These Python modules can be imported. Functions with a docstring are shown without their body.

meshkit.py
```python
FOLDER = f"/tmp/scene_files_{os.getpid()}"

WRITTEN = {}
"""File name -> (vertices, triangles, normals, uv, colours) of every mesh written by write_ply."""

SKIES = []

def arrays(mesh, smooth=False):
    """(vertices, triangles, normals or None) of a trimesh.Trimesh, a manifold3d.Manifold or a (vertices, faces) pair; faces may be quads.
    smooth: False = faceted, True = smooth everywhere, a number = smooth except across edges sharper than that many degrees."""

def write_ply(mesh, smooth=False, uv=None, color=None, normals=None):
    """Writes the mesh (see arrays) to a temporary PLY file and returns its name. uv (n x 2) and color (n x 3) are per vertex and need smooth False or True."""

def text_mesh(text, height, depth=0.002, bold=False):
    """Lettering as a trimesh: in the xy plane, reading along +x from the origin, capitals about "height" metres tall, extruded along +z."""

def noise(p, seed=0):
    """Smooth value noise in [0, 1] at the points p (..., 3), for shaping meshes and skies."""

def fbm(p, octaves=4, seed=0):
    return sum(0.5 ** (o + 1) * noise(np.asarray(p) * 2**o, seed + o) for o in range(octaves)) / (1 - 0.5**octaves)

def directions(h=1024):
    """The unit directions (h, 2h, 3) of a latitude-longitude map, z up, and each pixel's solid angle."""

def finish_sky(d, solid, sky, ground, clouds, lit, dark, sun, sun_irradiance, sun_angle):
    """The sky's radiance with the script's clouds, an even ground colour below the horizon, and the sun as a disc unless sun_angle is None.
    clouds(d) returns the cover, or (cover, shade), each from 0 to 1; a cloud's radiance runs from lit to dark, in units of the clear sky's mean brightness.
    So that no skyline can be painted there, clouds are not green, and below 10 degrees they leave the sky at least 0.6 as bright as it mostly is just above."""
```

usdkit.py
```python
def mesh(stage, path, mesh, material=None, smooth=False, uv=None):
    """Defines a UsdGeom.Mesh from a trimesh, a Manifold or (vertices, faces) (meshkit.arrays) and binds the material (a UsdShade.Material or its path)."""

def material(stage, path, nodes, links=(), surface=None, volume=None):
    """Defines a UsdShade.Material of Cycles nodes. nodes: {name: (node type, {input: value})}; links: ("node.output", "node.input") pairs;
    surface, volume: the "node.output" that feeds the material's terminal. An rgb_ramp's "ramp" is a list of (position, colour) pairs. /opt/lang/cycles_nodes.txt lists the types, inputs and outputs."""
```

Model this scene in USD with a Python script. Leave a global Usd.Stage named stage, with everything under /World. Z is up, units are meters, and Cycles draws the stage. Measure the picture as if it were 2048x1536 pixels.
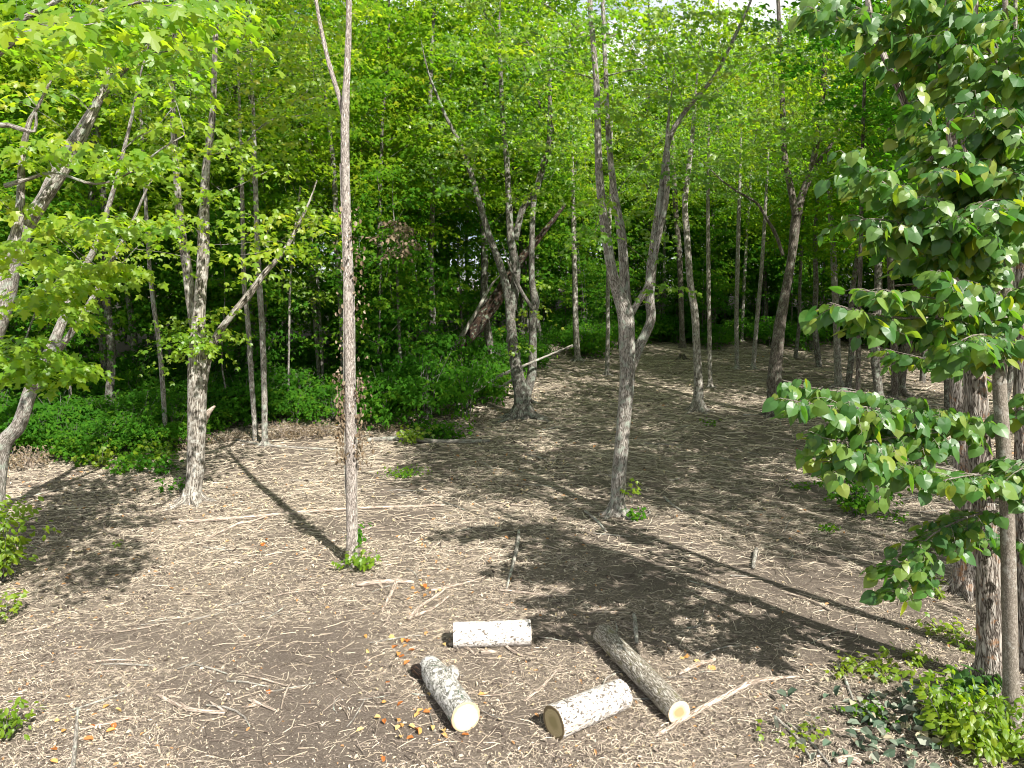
import math
import numpy as np
import usdkit, meshkit
from pxr import Usd, UsdGeom, UsdLux, UsdShade, Gf, Sdf, Vt

stage = Usd.Stage.CreateInMemory()
UsdGeom.SetStageUpAxis(stage, 'Z')
UsdGeom.SetStageMetersPerUnit(stage, 1.0)
UsdGeom.Xform.Define(stage, '/World')
PI = math.pi

# ------------------------------------------------------------------ camera
EYE = np.array([0.0, 0.0, 4.6])
F = 1462.0                                   # pixels of the 2048 x 1536 photograph
PITCH = math.atan((768 - 600) / F)
cam = UsdGeom.Camera.Define(stage, '/World/camera')
cam.CreateHorizontalApertureAttr(36.0)
cam.CreateFocalLengthAttr(36.0 * F / 2048)
cam.CreateExposureAttr(1.4)
cam.CreateClippingRangeAttr(Gf.Vec2f(0.05, 5000))
cam.AddTranslateOp().Set(Gf.Vec3d(*EYE))
cam.AddRotateXOp().Set(90 - math.degrees(PITCH))
FWD = np.array([0, math.cos(PITCH), -math.sin(PITCH)])
UPV = np.array([0, math.sin(PITCH), math.cos(PITCH)])
RGT = np.array([1.0, 0, 0])

# ------------------------------------------------------------------ sun and sky
SUN_EL = math.radians(43)
SUN_AZ = math.atan2(0.56, -0.83)             # from behind the camera, on the right
sun_dir = np.array([math.sin(SUN_AZ) * math.cos(SUN_EL), math.cos(SUN_AZ) * math.cos(SUN_EL), math.sin(SUN_EL)])
sun = UsdLux.DistantLight.Define(stage, '/World/sun')
sun.CreateIntensityAttr(1.25)
sun.CreateAngleAttr(0.53)
sun.CreateColorAttr(Gf.Vec3f(1.0, 0.96, 0.89))
sun.CreateNormalizeAttr(True)
_z = sun_dir
_x = np.cross([0, 0, 1.0], _z); _x /= np.linalg.norm(_x)
_y = np.cross(_z, _x)
_m = np.eye(4); _m[0, :3] = _x; _m[1, :3] = _y; _m[2, :3] = _z
sun.AddTransformOp().Set(Gf.Matrix4d(*_m.ravel().tolist()))
sky = UsdLux.DomeLight.Define(stage, '/World/sky')
sky.GetPrim().SetCustomDataByKey('kind', 'structure')
sky_mat = usdkit.material(stage, '/World/Looks/sky', {
    'tc': ('texture_coordinate', {}),
    'mp': ('mapping', {'scale': (1.0, 1.0, 2.6)}),
    'nz': ('noise_texture', {'scale': 2.3, 'detail': 7, 'roughness': 0.58}),
    'rp': ('rgb_ramp', {'ramp': [(0.0, (0, 0, 0)), (0.40, (0, 0, 0)), (0.60, (1, 1, 1)), (1.0, (1, 1, 1))]}),
    'sk': ('sky_texture', {'sky_type': 'single_scattering', 'sun_disc': False, 'sun_elevation': SUN_EL, 'sun_rotation': SUN_AZ, 'altitude': 200.0}),
    'mx': ('mix_color', {'b': (8.0, 7.9, 7.8), 'use_clamp': False}),
    'bg': ('background_shader', {'strength': 0.07})},
    [('tc.generated', 'mp.vector'), ('mp.vector', 'nz.vector'), ('nz.fac', 'rp.fac'), ('rp.color', 'mx.fac'), ('sk.color', 'mx.a'), ('mx.result', 'bg.color')],
    surface='bg.background')
UsdShade.MaterialBindingAPI.Apply(sky.GetPrim()).Bind(sky_mat)


# ------------------------------------------------------------------ pixels, terrain
def softplus(v):
    return np.where(v > 20, v, np.log1p(np.exp(np.minimum(v, 20))))


def zt(x, y):
    x, y = np.asarray(x, float), np.asarray(y, float)
    z = 0.085 * 2.5 * softplus((y - 16) / 2.5)
    z = z - 0.085 * 0.8 * 6 * softplus((y - 84) / 6)          # levels off far back
    p = np.stack([x * 0.35, y * 0.35, 0 * x], -1)
    return z + 0.16 * (meshkit.fbm(p, 3, 5) - 0.5)


def zfine(x, y):
    p = np.stack([x * 1.9, y * 1.9, 0 * x], -1)
    return zt(x, y) + 0.07 * (meshkit.fbm(p, 4, 9) - 0.5)


def ray(px, py):
    return FWD + RGT * (px - 1024) / F + UPV * (768 - py) / F


def at(px, py, Y):
    d = ray(px, py)
    return EYE + d * (Y / d[1])


def gpix(px, py):
    """the point of the ground seen at a pixel of the photograph"""
    d = ray(px, py)
    Y = np.arange(4.0, 90.0, 0.02)
    P = EYE[None] + d[None] * (Y / d[1])[:, None]
    k = np.argmax(P[:, 2] <= zt(P[:, 0], P[:, 1]))
    return P[k]


def gnd(x, y):
    return np.array([x, y, float(zt(x, y))])


# ------------------------------------------------------------------ authoring
used = {}


def numbered(base):
    n = used.get(base, 0)
    used[base] = n + 1
    return base if n == 0 else '%s_%03d' % (base, n)


def tag(p, label=None, cat=None, group=None, kind=None):
    p = p.GetPrim() if hasattr(p, 'GetPrim') else p
    for k, v in (('label', label), ('category', cat), ('group', group), ('kind', kind)):
        if v:
            p.SetCustomDataByKey(k, v)
    return p


class MB:
    """collects pieces that become ONE mesh"""

    def __init__(self):
        self.v, self.f, self.lp, self.rnd, self.n = [], [], [], [], 0

    def add(self, v, f, lp=None, rnd=None):
        v = np.asarray(v, float)
        if len(v) == 0:
            return self
        self.v.append(v); self.f.append(np.asarray(f, int) + self.n); self.n += len(v)
        self.lp.append(v if lp is None else np.asarray(lp, float))
        self.rnd.append(np.full(len(v), 0.5) if rnd is None else np.broadcast_to(np.asarray(rnd, float), (len(v),)))
        return self

    def build(self, path, mat, org=(0, 0, 0), smooth=False, lp=True):
        v, f = np.vstack(self.v) - np.asarray(org), np.vstack(self.f)
        m = UsdGeom.Mesh.Define(stage, path)
        m.CreatePointsAttr(Vt.Vec3fArray.FromNumpy(v.astype(np.float32)))
        m.CreateFaceVertexCountsAttr(Vt.IntArray.FromNumpy(np.full(len(f), 3, np.int32)))
        m.CreateFaceVertexIndicesAttr(Vt.IntArray.FromNumpy(f.astype(np.int32).ravel()))
        m.CreateSubdivisionSchemeAttr('none')
        m.CreateDoubleSidedAttr(True)
        if smooth:
            n = np.zeros_like(v)
            c = np.cross(v[f[:, 1]] - v[f[:, 0]], v[f[:, 2]] - v[f[:, 0]])
            for k in range(3):
                np.add.at(n, f[:, k], c)
            n /= np.linalg.norm(n, axis=1, keepdims=True) + 1e-20
            m.CreateNormalsAttr(Vt.Vec3fArray.FromNumpy(n.astype(np.float32)))
            m.SetNormalsInterpolation('vertex')
        pv = UsdGeom.PrimvarsAPI(m)
        pv.CreatePrimvar('rnd', Sdf.ValueTypeNames.FloatArray, 'vertex').Set(Vt.FloatArray.FromNumpy(np.concatenate(self.rnd).astype(np.float32)))
        if lp:
            pv.CreatePrimvar('lp', Sdf.ValueTypeNames.Float3Array, 'vertex').Set(Vt.Vec3fArray.FromNumpy(np.vstack(self.lp).astype(np.float32)))
        UsdShade.MaterialBindingAPI.Apply(m.GetPrim()).Bind(mat)
        return m.GetPrim()


def thing(name, org, label=None, cat=None, group=None, parent='/World'):
    path = parent + '/' + numbered(name)
    x = UsdGeom.Xform.Define(stage, path)
    x.AddTranslateOp().Set(Gf.Vec3d(*map(float, org)))
    x.GetPrim().SetCustomDataByKey('base', 1) if False else None
    tag(x, label, cat, group)
    return path


def partname(parent, base, cnt={}):
    k = (parent, base)
    n = cnt.get(k, 0); cnt[k] = n + 1
    return parent + '/' + (base if n == 0 else '%s_%03d' % (base, n))


def smoothline(pts, r, step):
    """Catmull-Rom resampling of a polyline with radii"""
    pts, r = np.asarray(pts, float), np.asarray(r, float)
    q = np.column_stack([pts, r])
    q = np.vstack([2 * q[0] - q[1], q, 2 * q[-1] - q[-2]])
    out = []
    for i in range(1, len(q) - 2):
        n = max(2, int(np.linalg.norm(q[i + 1, :3] - q[i, :3]) / step))
        t = np.linspace(0, 1, n, endpoint=False)[:, None]
        a, b, c, d = q[i - 1], q[i], q[i + 1], q[i + 2]
        out.append(0.5 * (2 * b + (c - a) * t + (2 * a - 5 * b + 4 * c - d) * t * t + (3 * b - a - 3 * c + d) * t ** 3))
    out.append(q[-2:-1])
    o = np.vstack(out)
    return o[:, :3], np.maximum(o[:, 3], 0.001)


def tube(pts, r, sides, rough=0.0, seed=0, ridges=0.0, cap=False, s0=0.0):
    """(vertices, faces, local coordinates); rough and ridges move the bark in and out"""
    p, r = np.asarray(pts, float), np.broadcast_to(np.asarray(r, float), (len(pts),))
    t = np.gradient(p, axis=0)
    t /= np.linalg.norm(t, axis=1, keepdims=True) + 1e-12
    ref = np.array([0, 0, 1.0]) if abs(t[:, 2]).mean() < 0.8 else np.array([0, 1.0, 0])
    a = np.cross(ref, t); a /= np.linalg.norm(a, axis=1, keepdims=True) + 1e-12
    b = np.cross(t, a)
    ang = np.arange(sides) * 2 * PI / sides
    s = s0 + np.concatenate([[0], np.cumsum(np.linalg.norm(np.diff(p, axis=0), axis=1))])
    ca, sa = np.cos(ang), np.sin(ang)
    rr = r[:, None] * np.ones(sides)[None]
    lp = np.stack([rr * ca, rr * sa, np.broadcast_to(s[:, None], rr.shape)], -1)
    if rough:
        q = np.stack([ca[None] * 1.3 + 0 * rr, sa[None] * 1.3 + 0 * rr, lp[..., 2] * 2.2], -1)
        rr = rr * (1 + rough * 2 * (meshkit.fbm(q + 7, 3, seed) - 0.5))
    if ridges:
        q = np.stack([lp[..., 0] * 45, lp[..., 1] * 45, lp[..., 2] * 7], -1)
        rr = rr + ridges * 2 * (meshkit.fbm(q, 2, seed + 3) - 0.5)
    v = p[:, None] + rr[..., None] * (ca[None, :, None] * a[:, None] + sa[None, :, None] * b[:, None])
    i, j = np.meshgrid(np.arange(len(p) - 1), np.arange(sides), indexing='ij')
    q = np.stack([i * sides + j, i * sides + (j + 1) % sides, (i + 1) * sides + (j + 1) % sides, (i + 1) * sides + j], -1).reshape(-1, 4)
    f = np.vstack([q[:, [0, 1, 2]], q[:, [0, 2, 3]]])
    v, lp = v.reshape(-1, 3), lp.reshape(-1, 3)
    if cap:
        n = len(v)
        v = np.vstack([v, p[:1], p[-1:]]); lp = np.vstack([lp, [[0, 0, s[0]]], [[0, 0, s[-1]]]])
        k = np.arange(sides); L = (len(p) - 1) * sides
        f = np.vstack([f, np.column_stack([np.full(sides, n), (k + 1) % sides, k]), np.column_stack([np.full(sides, n + 1), L + k, L + (k + 1) % sides])])
    return v, f, lp


# ------------------------------------------------------------------ leaf shapes (unit length along +y, face up +z)
def fan(outline, centre, fold=0.18, droop=0.22):
    o = [(x, y) for x, y in outline]
    o = o + [(-x, y) for x, y in reversed(o) if abs(x) > 1e-6]
    o = np.array([centre] + o, float)
    v = np.column_stack([o, 0.05 - fold * np.abs(o[:, 0]) - droop * o[:, 1] ** 2])
    n = len(o) - 1
    return v, np.array([[0, 1 + (k + 1) % n, 1 + k] for k in range(n)])


L_MAPLE = fan([(0, .06), (.32, 0), (.25, .2), (.56, .44), (.36, .47), (.17, .56), (.2, .76), (0, 1)], (0, .3))
L_MAPLE8 = fan([(0, 0), (.36, .06), (.56, .46), (.17, .52), (0, 1)], (0, .3))
L_MAPLE4 = (np.array([(0, 0, .05), (.5, .4, -.12), (.16, .5, -.05), (0, 1, -.18), (-.16, .5, -.05), (-.5, .4, -.12)], float),
            np.array([[0, 1, 2], [0, 2, 3], [0, 3, 4], [0, 4, 5]]))
L_HEART = fan([(0, .07), (.2, -.05), (.4, .06), (.49, .3), (.43, .55), (.27, .8), (.1, .95), (0, 1.08)], (0, .42), .22, .3)
L_OVAL = fan([(0, 0), (.2, .18), (.29, .48), (.16, .82), (0, 1)], (0, .45), .25, .25)
L_OVAL4 = (np.array([(0, 0, 0), (.27, .42, -.06), (0, 1, -.2), (-.27, .42, -.06), (0, .5, .02)], float), np.array([[0, 1, 4], [1, 2, 4], [2, 3, 4], [3, 0, 4]]))
L_CURL = (np.array([(0, 0, 0), (.3, .3, .22), (.24, .75, .2), (0, 1, -.05), (-.28, .7, .1), (-.3, .3, .25), (0, .5, -.06)], float),
          np.array([[6, 0, 1], [6, 1, 2], [6, 2, 3], [6, 3, 4], [6, 4, 5], [6, 5, 0]]))


def place(tm, P, yaw, pitch, roll, size, rnd, tilt=0.0):
    """one leaf of template tm at every P; yaw turns the tip, pitch lifts it, roll tilts the blade"""
    V, Fc = tm
    N = len(P)
    size = np.broadcast_to(size, (N,))
    cy, sy, cp, sp, cr, sr = np.cos(yaw), np.sin(yaw), np.cos(pitch), np.sin(pitch), np.cos(roll), np.sin(roll)
    x = V[None, :, 0] * size[:, None]; y = V[None, :, 1] * size[:, None]; z = V[None, :, 2] * size[:, None]
    x, z = x * cr[:, None] + z * sr[:, None], -x * sr[:, None] + z * cr[:, None]
    y, z = y * cp[:, None] - z * sp[:, None], y * sp[:, None] + z * cp[:, None]
    x, y = x * cy[:, None] - y * sy[:, None], x * sy[:, None] + y * cy[:, None]
    if tilt:                                             # blades turn toward the sun's side of the sky
        k, ct, st_ = np.array([.83, .56, 0.0]), math.cos(tilt), math.sin(tilt)
        d = k[0] * x + k[1] * y
        x, y, z = (x * ct + k[1] * z * st_ + k[0] * d * (1 - ct), y * ct - k[0] * z * st_ + k[1] * d * (1 - ct), z * ct + (k[0] * y - k[1] * x) * st_)
    v = np.stack([x, y, z], -1) + P[:, None]
    f = Fc[None] + (np.arange(N) * len(V))[:, None, None]
    return v.reshape(-1, 3), f.reshape(-1, 3), np.tile(V, (N, 1)), np.repeat(rnd, len(V))


def spray_leaves(rng, C, R, n, size, tm, flat=0.09, droop=0.3, lean=0.18):
    """flat layered sprays of leaves about the centres C. Returns (P, yaw, pitch, roll, size, rnd)"""
    C = np.asarray(C, float); S = len(C)
    R = np.broadcast_to(R, (S,))
    k = np.repeat(np.arange(S), n)
    N = len(k)
    th = rng.uniform(0, 2 * PI, N); u = np.sqrt(rng.uniform(0, 1, N))
    # uneven outline: the reach changes with the angle, spray by spray
    ph = rng.uniform(0, 2 * PI, (S, 3))
    reach = 1 + 0.28 * np.sin(2 * th + ph[k, 0]) + 0.22 * np.sin(3 * th + ph[k, 1]) + 0.18 * np.sin(5 * th + ph[k, 2])
    rad = u * R[k] * reach
    tx, ty = rng.normal(0, lean, S), rng.normal(0, lean, S)
    dx, dy = rad * np.cos(th), rad * np.sin(th)
    P = C[k] + np.column_stack([dx, dy, dx * tx[k] + dy * ty[k] - droop * rad ** 2 / R[k] + rng.normal(0, flat, N) * R[k]])
    yaw = th - PI / 2 + rng.normal(0, 0.8, N)
    pitch = -0.15 - 0.5 * u * rng.uniform(0.3, 1.2, N) + rng.normal(0, 0.2, N)
    roll = rng.normal(0, 0.38, N)
    tone = np.clip(.5 + 1.9 * (meshkit.fbm(C * .55, 3, 17) - .5) + rng.normal(0, .16, S), 0, 1)
    rnd = np.clip(0.45 * rng.uniform(0, 1, N) + 0.55 * tone[k], 0, 1)
    return P, yaw, pitch, roll, size * rng.uniform(0.65, 1.25, N), rnd


def grow(rng, skel, tips, k=0.0042, rmin=0.003):
    """branches from the skeleton points to every tip, each tip joining the nearest wood below it"""
    skel, tips = np.asarray(skel, float), np.asarray(tips, float)
    d0 = np.array([np.min(np.linalg.norm(skel - t, axis=1)) for t in tips])
    order = np.argsort(d0)
    M = 4
    P = np.zeros((len(skel) + M * len(tips), 3)); P[:len(skel)] = skel
    par = np.full(len(P), -1); cnt = np.zeros(len(P)); n = len(skel)
    chains = []
    for ti in order:
        t = tips[ti]
        dd = P[:n] - t
        h = np.linalg.norm(dd[:, :2], axis=1)
        cost = np.linalg.norm(dd, axis=1) + 1.6 * np.maximum(0, dd[:, 2] + 0.3 * h)
        j = int(np.argmin(cost))
        a = P[j]; L = np.linalg.norm(t - a)
        mid = a + (t - a) * np.array([.42, .42, .62]) + rng.normal(0, .06 * L, 3)
        s = np.array([.3, .55, .8, 1.0])[:, None]
        q = (1 - s) ** 2 * a + 2 * s * (1 - s) * mid + s * s * t
        P[n:n + M] = q
        par[n] = j; par[n + 1:n + M] = np.arange(n, n + M - 1)
        chains.append((j, n)); n += M
    for i in range(n - 1, -1, -1):
        if i >= len(skel):
            cnt[i] = max(cnt[i], 1)
            if par[i] >= 0:
                cnt[par[i]] += cnt[i]
    mb = MB()
    for j, a in chains:
        idx = np.arange(a, a + M)
        r = np.maximum(rmin, k * np.sqrt(cnt[idx]))
        r[-1] = rmin * .7
        pts = np.vstack([P[j], P[idx]]); rr = np.concatenate([[r[0] * 1.12], r])
        v, f, lp = tube(pts, rr, 5 if rr[0] > 0.012 else 3)
        mb.add(v, f, lp)
    return mb


def blob(rng, c, r, n, hollow=0.35):
    """n points in an ellipsoid, fewer near its middle"""
    d = rng.normal(0, 1, (n, 3)); d /= np.linalg.norm(d, axis=1, keepdims=True)
    u = rng.uniform(hollow ** 3, 1, n) ** (1 / 3)
    return np.asarray(c) + d * u[:, None] * np.asarray(r)


# ------------------------------------------------------------------ materials
def leaf_material(name, ramp, through, amount=0.38, rough=0.42, spec=0.4, plain=False):
    nodes = {
        'a': ('attribute', {'attribute': 'rnd'}),
        'oi': ('object_info', {}),
        'm1': ('math', {'math_type': 'multiply', 'value2': 0.84}),
        'm3': ('math', {'math_type': 'multiply_add', 'value2': 0.16}),
        'r1': ('rgb_ramp', {'ramp': ramp}),
        'r2': ('rgb_ramp', {'ramp': through}),
        'p': ('diffuse_bsdf', {}) if plain else ('principled_bsdf', {'roughness': rough, 'specular_ior_level': spec}),
        't': ('translucent_bsdf', {}),
        'mix': ('mix_closure', {'fac': amount})}
    links = [('a.fac', 'm1.value1'), ('oi.random', 'm3.value1'), ('m1.value', 'm3.value3'), ('m3.value', 'r1.fac'), ('m3.value', 'r2.fac'),
             ('r1.color', 'p.color' if plain else 'p.base_color'), ('r2.color', 't.color'), ('p.BSDF', 'mix.closure1'), ('t.BSDF', 'mix.closure2')]
    return usdkit.material(stage, '/World/Looks/' + name, nodes, links, surface='mix.closure')


def bark_material(name, dark, mid, light, lichen=(.36, .40, .33), lichen_amt=0.5, sx=34.0, sz=6.0, bump=1.0, rough=0.9, specks=None):
    nodes = {
        'a': ('attribute', {'attribute': 'lp'}),
        'mp': ('mapping', {'scale': (sx, sx, sz)}),
        'nz': ('noise_texture', {'scale': 1.0, 'detail': 3.0, 'roughness': 0.6, 'distortion': 0.5}),
        'sb': ('math', {'math_type': 'subtract', 'value2': 0.5}), 'ab': ('math', {'math_type': 'absolute'}),
        'r1': ('rgb_ramp', {'ramp': [(0.0, dark), (0.02, dark), (0.055, mid), (0.15, light), (1.0, light)]}),
        'g': ('geometry', {}),
        'nl': ('noise_texture', {'scale': 6.5, 'detail': 4.0, 'roughness': 0.68}),
        'r2': ('rgb_ramp', {'ramp': [(0.0, (0, 0, 0)), (0.60 - 0.14 * lichen_amt, (0, 0, 0)), (0.68 - 0.10 * lichen_amt, (1, 1, 1)), (1, (1, 1, 1))]}),
        'f': ('math', {'math_type': 'multiply', 'value2': 0.75 if lichen_amt > 0 else 0.0}),
        'mx': ('mix_color', {'b': lichen}),
        'bp': ('bump', {'strength': bump, 'distance': 0.06}),
        'p': ('principled_bsdf', {'roughness': rough, 'specular_ior_level': 0.2})}
    links = [('a.vector', 'mp.vector'), ('mp.vector', 'nz.vector'), ('nz.fac', 'sb.value1'), ('sb.value', 'ab.value1'), ('ab.value', 'r1.fac'), ('g.position', 'nl.vector'), ('nl.fac', 'r2.fac'), ('r2.color', 'f.value1'),
             ('f.value', 'mx.fac'), ('r1.color', 'mx.a'), ('ab.value', 'bp.height'), ('bp.normal', 'p.normal')]
    last = 'mx.result'
    if specks:
        nodes['ms'] = ('mapping', {'scale': specks[0]})
        nodes['ns'] = ('noise_texture', {'scale': 1.0, 'detail': 4.0, 'roughness': 0.6, 'distortion': 0.8})
        nodes['r3'] = ('rgb_ramp', {'ramp': [(0.0, (0, 0, 0)), (specks[1], (0, 0, 0)), (specks[1] + 0.035, (1, 1, 1)), (1, (1, 1, 1))]})
        nodes['mx2'] = ('mix_color', {'b': specks[2]})
        links += [('a.vector', 'ms.vector'), ('ms.vector', 'ns.vector'), ('ns.fac', 'r3.fac'), ('r3.color', 'mx2.fac'), (last, 'mx2.a')]
        last = 'mx2.result'
    links.append((last, 'p.base_color'))
    return usdkit.material(stage, '/World/Looks/' + name, nodes, links, surface='p.BSDF')


def tone_material(name, ramp, rough=0.85, through=0.0, steps=True):
    """plain dry matter whose colour is picked by each piece's own random number"""
    nodes = {'a': ('attribute', {'attribute': 'rnd'}), 'r': ('rgb_ramp', {'ramp': ramp, 'interpolate': not steps}), 'p': ('principled_bsdf', {'roughness': rough, 'specular_ior_level': 0.25})}
    links = [('a.fac', 'r.fac'), ('r.color', 'p.base_color')]
    out = 'p.BSDF'
    if through:
        nodes['t'] = ('translucent_bsdf', {}); nodes['mix'] = ('mix_closure', {'fac': through})
        links += [('r.color', 't.color'), ('p.BSDF', 'mix.closure1'), ('t.BSDF', 'mix.closure2')]
        out = 'mix.closure'
    return usdkit.material(stage, '/World/Looks/' + name, nodes, links, surface=out)


M = {}
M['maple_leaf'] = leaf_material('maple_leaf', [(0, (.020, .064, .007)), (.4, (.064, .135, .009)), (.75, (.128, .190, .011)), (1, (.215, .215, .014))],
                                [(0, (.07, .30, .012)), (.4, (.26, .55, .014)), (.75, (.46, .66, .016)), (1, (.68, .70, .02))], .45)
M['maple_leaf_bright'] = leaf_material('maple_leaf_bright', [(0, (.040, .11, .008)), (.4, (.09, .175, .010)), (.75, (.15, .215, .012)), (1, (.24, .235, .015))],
                                       [(0, (.16, .46, .012)), (.4, (.36, .64, .014)), (.8, (.56, .72, .018)), (1, (.72, .72, .02))], .47)  # slightly yellower leaves; sunlit brightness of the left boughs is put into the colour
M['maple_leaf_far'] = leaf_material('maple_leaf_far', [(0, (.020, .062, .008)), (.4, (.064, .135, .010)), (.75, (.132, .190, .012)), (1, (.22, .215, .015))],
                                    [(0, (.07, .30, .014)), (.4, (.26, .55, .016)), (.75, (.46, .66, .018)), (1, (.68, .70, .02))], .45, plain=True)
M['understory_leaf'] = leaf_material('understory_leaf', [(0, (.018, .065, .009)), (.5, (.042, .12, .011)), (1, (.12, .175, .013))],
                                     [(0, (.06, .28, .014)), (.5, (.14, .42, .016)), (1, (.34, .55, .02))], .42, plain=True)
M['linden_leaf'] = leaf_material('linden_leaf', [(0, (.024, .082, .018)), (.5, (.055, .13, .026)), (.85, (.105, .175, .030)), (1, (.19, .21, .03))],
                                 [(0, (.07, .27, .014)), (.6, (.20, .44, .018)), (1, (.52, .58, .02))], .35, rough=.42, spec=.5)
M['shrub_leaf'] = leaf_material('shrub_leaf', [(0, (.05, .12, .008)), (.5, (.11, .18, .010)), (1, (.18, .215, .014))], [(0, (.2, .46, .012)), (1, (.55, .64, .02))], .45)
M['dry_leaf'] = tone_material('dry_leaf', [(0, (.13, .095, .06)), (.3, (.20, .155, .10)), (.6, (.14, .10, .06)), (.8, (.27, .22, .155)), (1, (.10, .06, .03))], .8, .2)
M['orange_leaf'] = tone_material('orange_leaf', [(0, (.34, .12, .03)), (.35, (.45, .23, .07)), (.7, (.52, .36, .14)), (1, (.30, .09, .03))], .7, .2)
M['wilted_leaf'] = tone_material('wilted_leaf', [(0, (.07, .11, .07)), (.3, (.13, .165, .115)), (.6, (.24, .255, .20)), (.85, (.30, .27, .18))], .7, .2)
M['litter'] = tone_material('litter', [(0, (.38, .315, .235)), (.18, (.25, .205, .165)), (.34, (.16, .13, .105)), (.46, (.49, .425, .33)), (.60, (.075, .058, .046)), (.84, (.42, .34, .21)), (.93, (.36, .20, .09)), (.97, (.26, .26, .10))], .9)
M['stick'] = bark_material('stick', (.11, .082, .062), (.33, .27, .215), (.47, .40, .33), lichen_amt=0, sx=60, sz=5, bump=.3)
M['stick_grey'] = bark_material('stick_grey', (.10, .09, .075), (.23, .21, .18), (.36, .33, .29), lichen_amt=.4, sx=60, sz=6, bump=.4)
M['bark_maple'] = bark_material('bark_maple', (.075, .064, .052), (.23, .208, .18), (.37, .345, .31), lichen=(.27, .30, .25), lichen_amt=.6)
M['bark_poplar'] = bark_material('bark_poplar', (.10, .083, .07), (.31, .27, .236), (.46, .41, .37), lichen=(.36, .33, .29), lichen_amt=.35, sx=44, sz=9)
M['bark_old'] = bark_material('bark_old', (.055, .046, .036), (.22, .195, .163), (.38, .35, .305), lichen=(.40, .39, .35), lichen_amt=.6, sx=30, sz=3.2, bump=.9)
M['bark_shaded'] = bark_material('bark_shaded', (.035, .029, .023), (.095, .080, .065), (.17, .15, .125), lichen=(.20, .22, .17), lichen_amt=.3)  # same bark as the other trunks, with shade painted into its colour
M['bark_oak'] = bark_material('bark_oak', (.05, .040, .032), (.20, .172, .145), (.34, .31, .275), lichen=(.22, .11, .05), lichen_amt=.22, sx=26, sz=4, bump=1.0)
M['bark_linden'] = bark_material('bark_linden', (.10, .085, .068), (.16, .138, .112), (.22, .195, .165), lichen=(.32, .31, .28), lichen_amt=.3, sx=50, sz=22, bump=.25)
M['bark_far'] = bark_material('bark_far', (.04, .034, .028), (.105, .095, .08), (.18, .167, .147), lichen=(.22, .245, .20), lichen_amt=.6, sx=26, sz=6)  # darkened bark: the shade under the canopy is put into the colour
M['rotten'] = bark_material('rotten', (.012, .009, .008), (.032, .021, .015), (.075, .043, .026), lichen=(.16, .19, .14), lichen_amt=.4, sx=22, sz=3, bump=1.0)
M['log_aspen'] = bark_material('log_aspen', (.42, .38, .34), (.58, .55, .51), (.68, .65, .62), lichen=(.46, .43, .39), lichen_amt=.5, sx=18, sz=10, bump=.5, specks=((34, 34, 24), .555, (.10, .085, .07)))
M['log_aspen_rough'] = bark_material('log_aspen_rough', (.30, .265, .23), (.50, .465, .425), (.64, .61, .57), lichen=(.52, .49, .45), lichen_amt=.4, sx=16, sz=9, bump=.5, specks=((38, 38, 24), .53, (.085, .072, .06)))
M['log_grey'] = bark_material('log_grey', (.09, .085, .07), (.26, .25, .22), (.46, .44, .41), lichen=(.62, .60, .56), lichen_amt=.7, sx=26, sz=14, bump=.6, specks=((9, 9, 5), .63, (.055, .085, .055)))
M['log_ash'] = bark_material('log_ash', (.085, .072, .050), (.27, .24, .195), (.44, .41, .36), lichen=(.16, .15, .065), lichen_amt=.35, sx=40, sz=10, bump=1.0)


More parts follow.
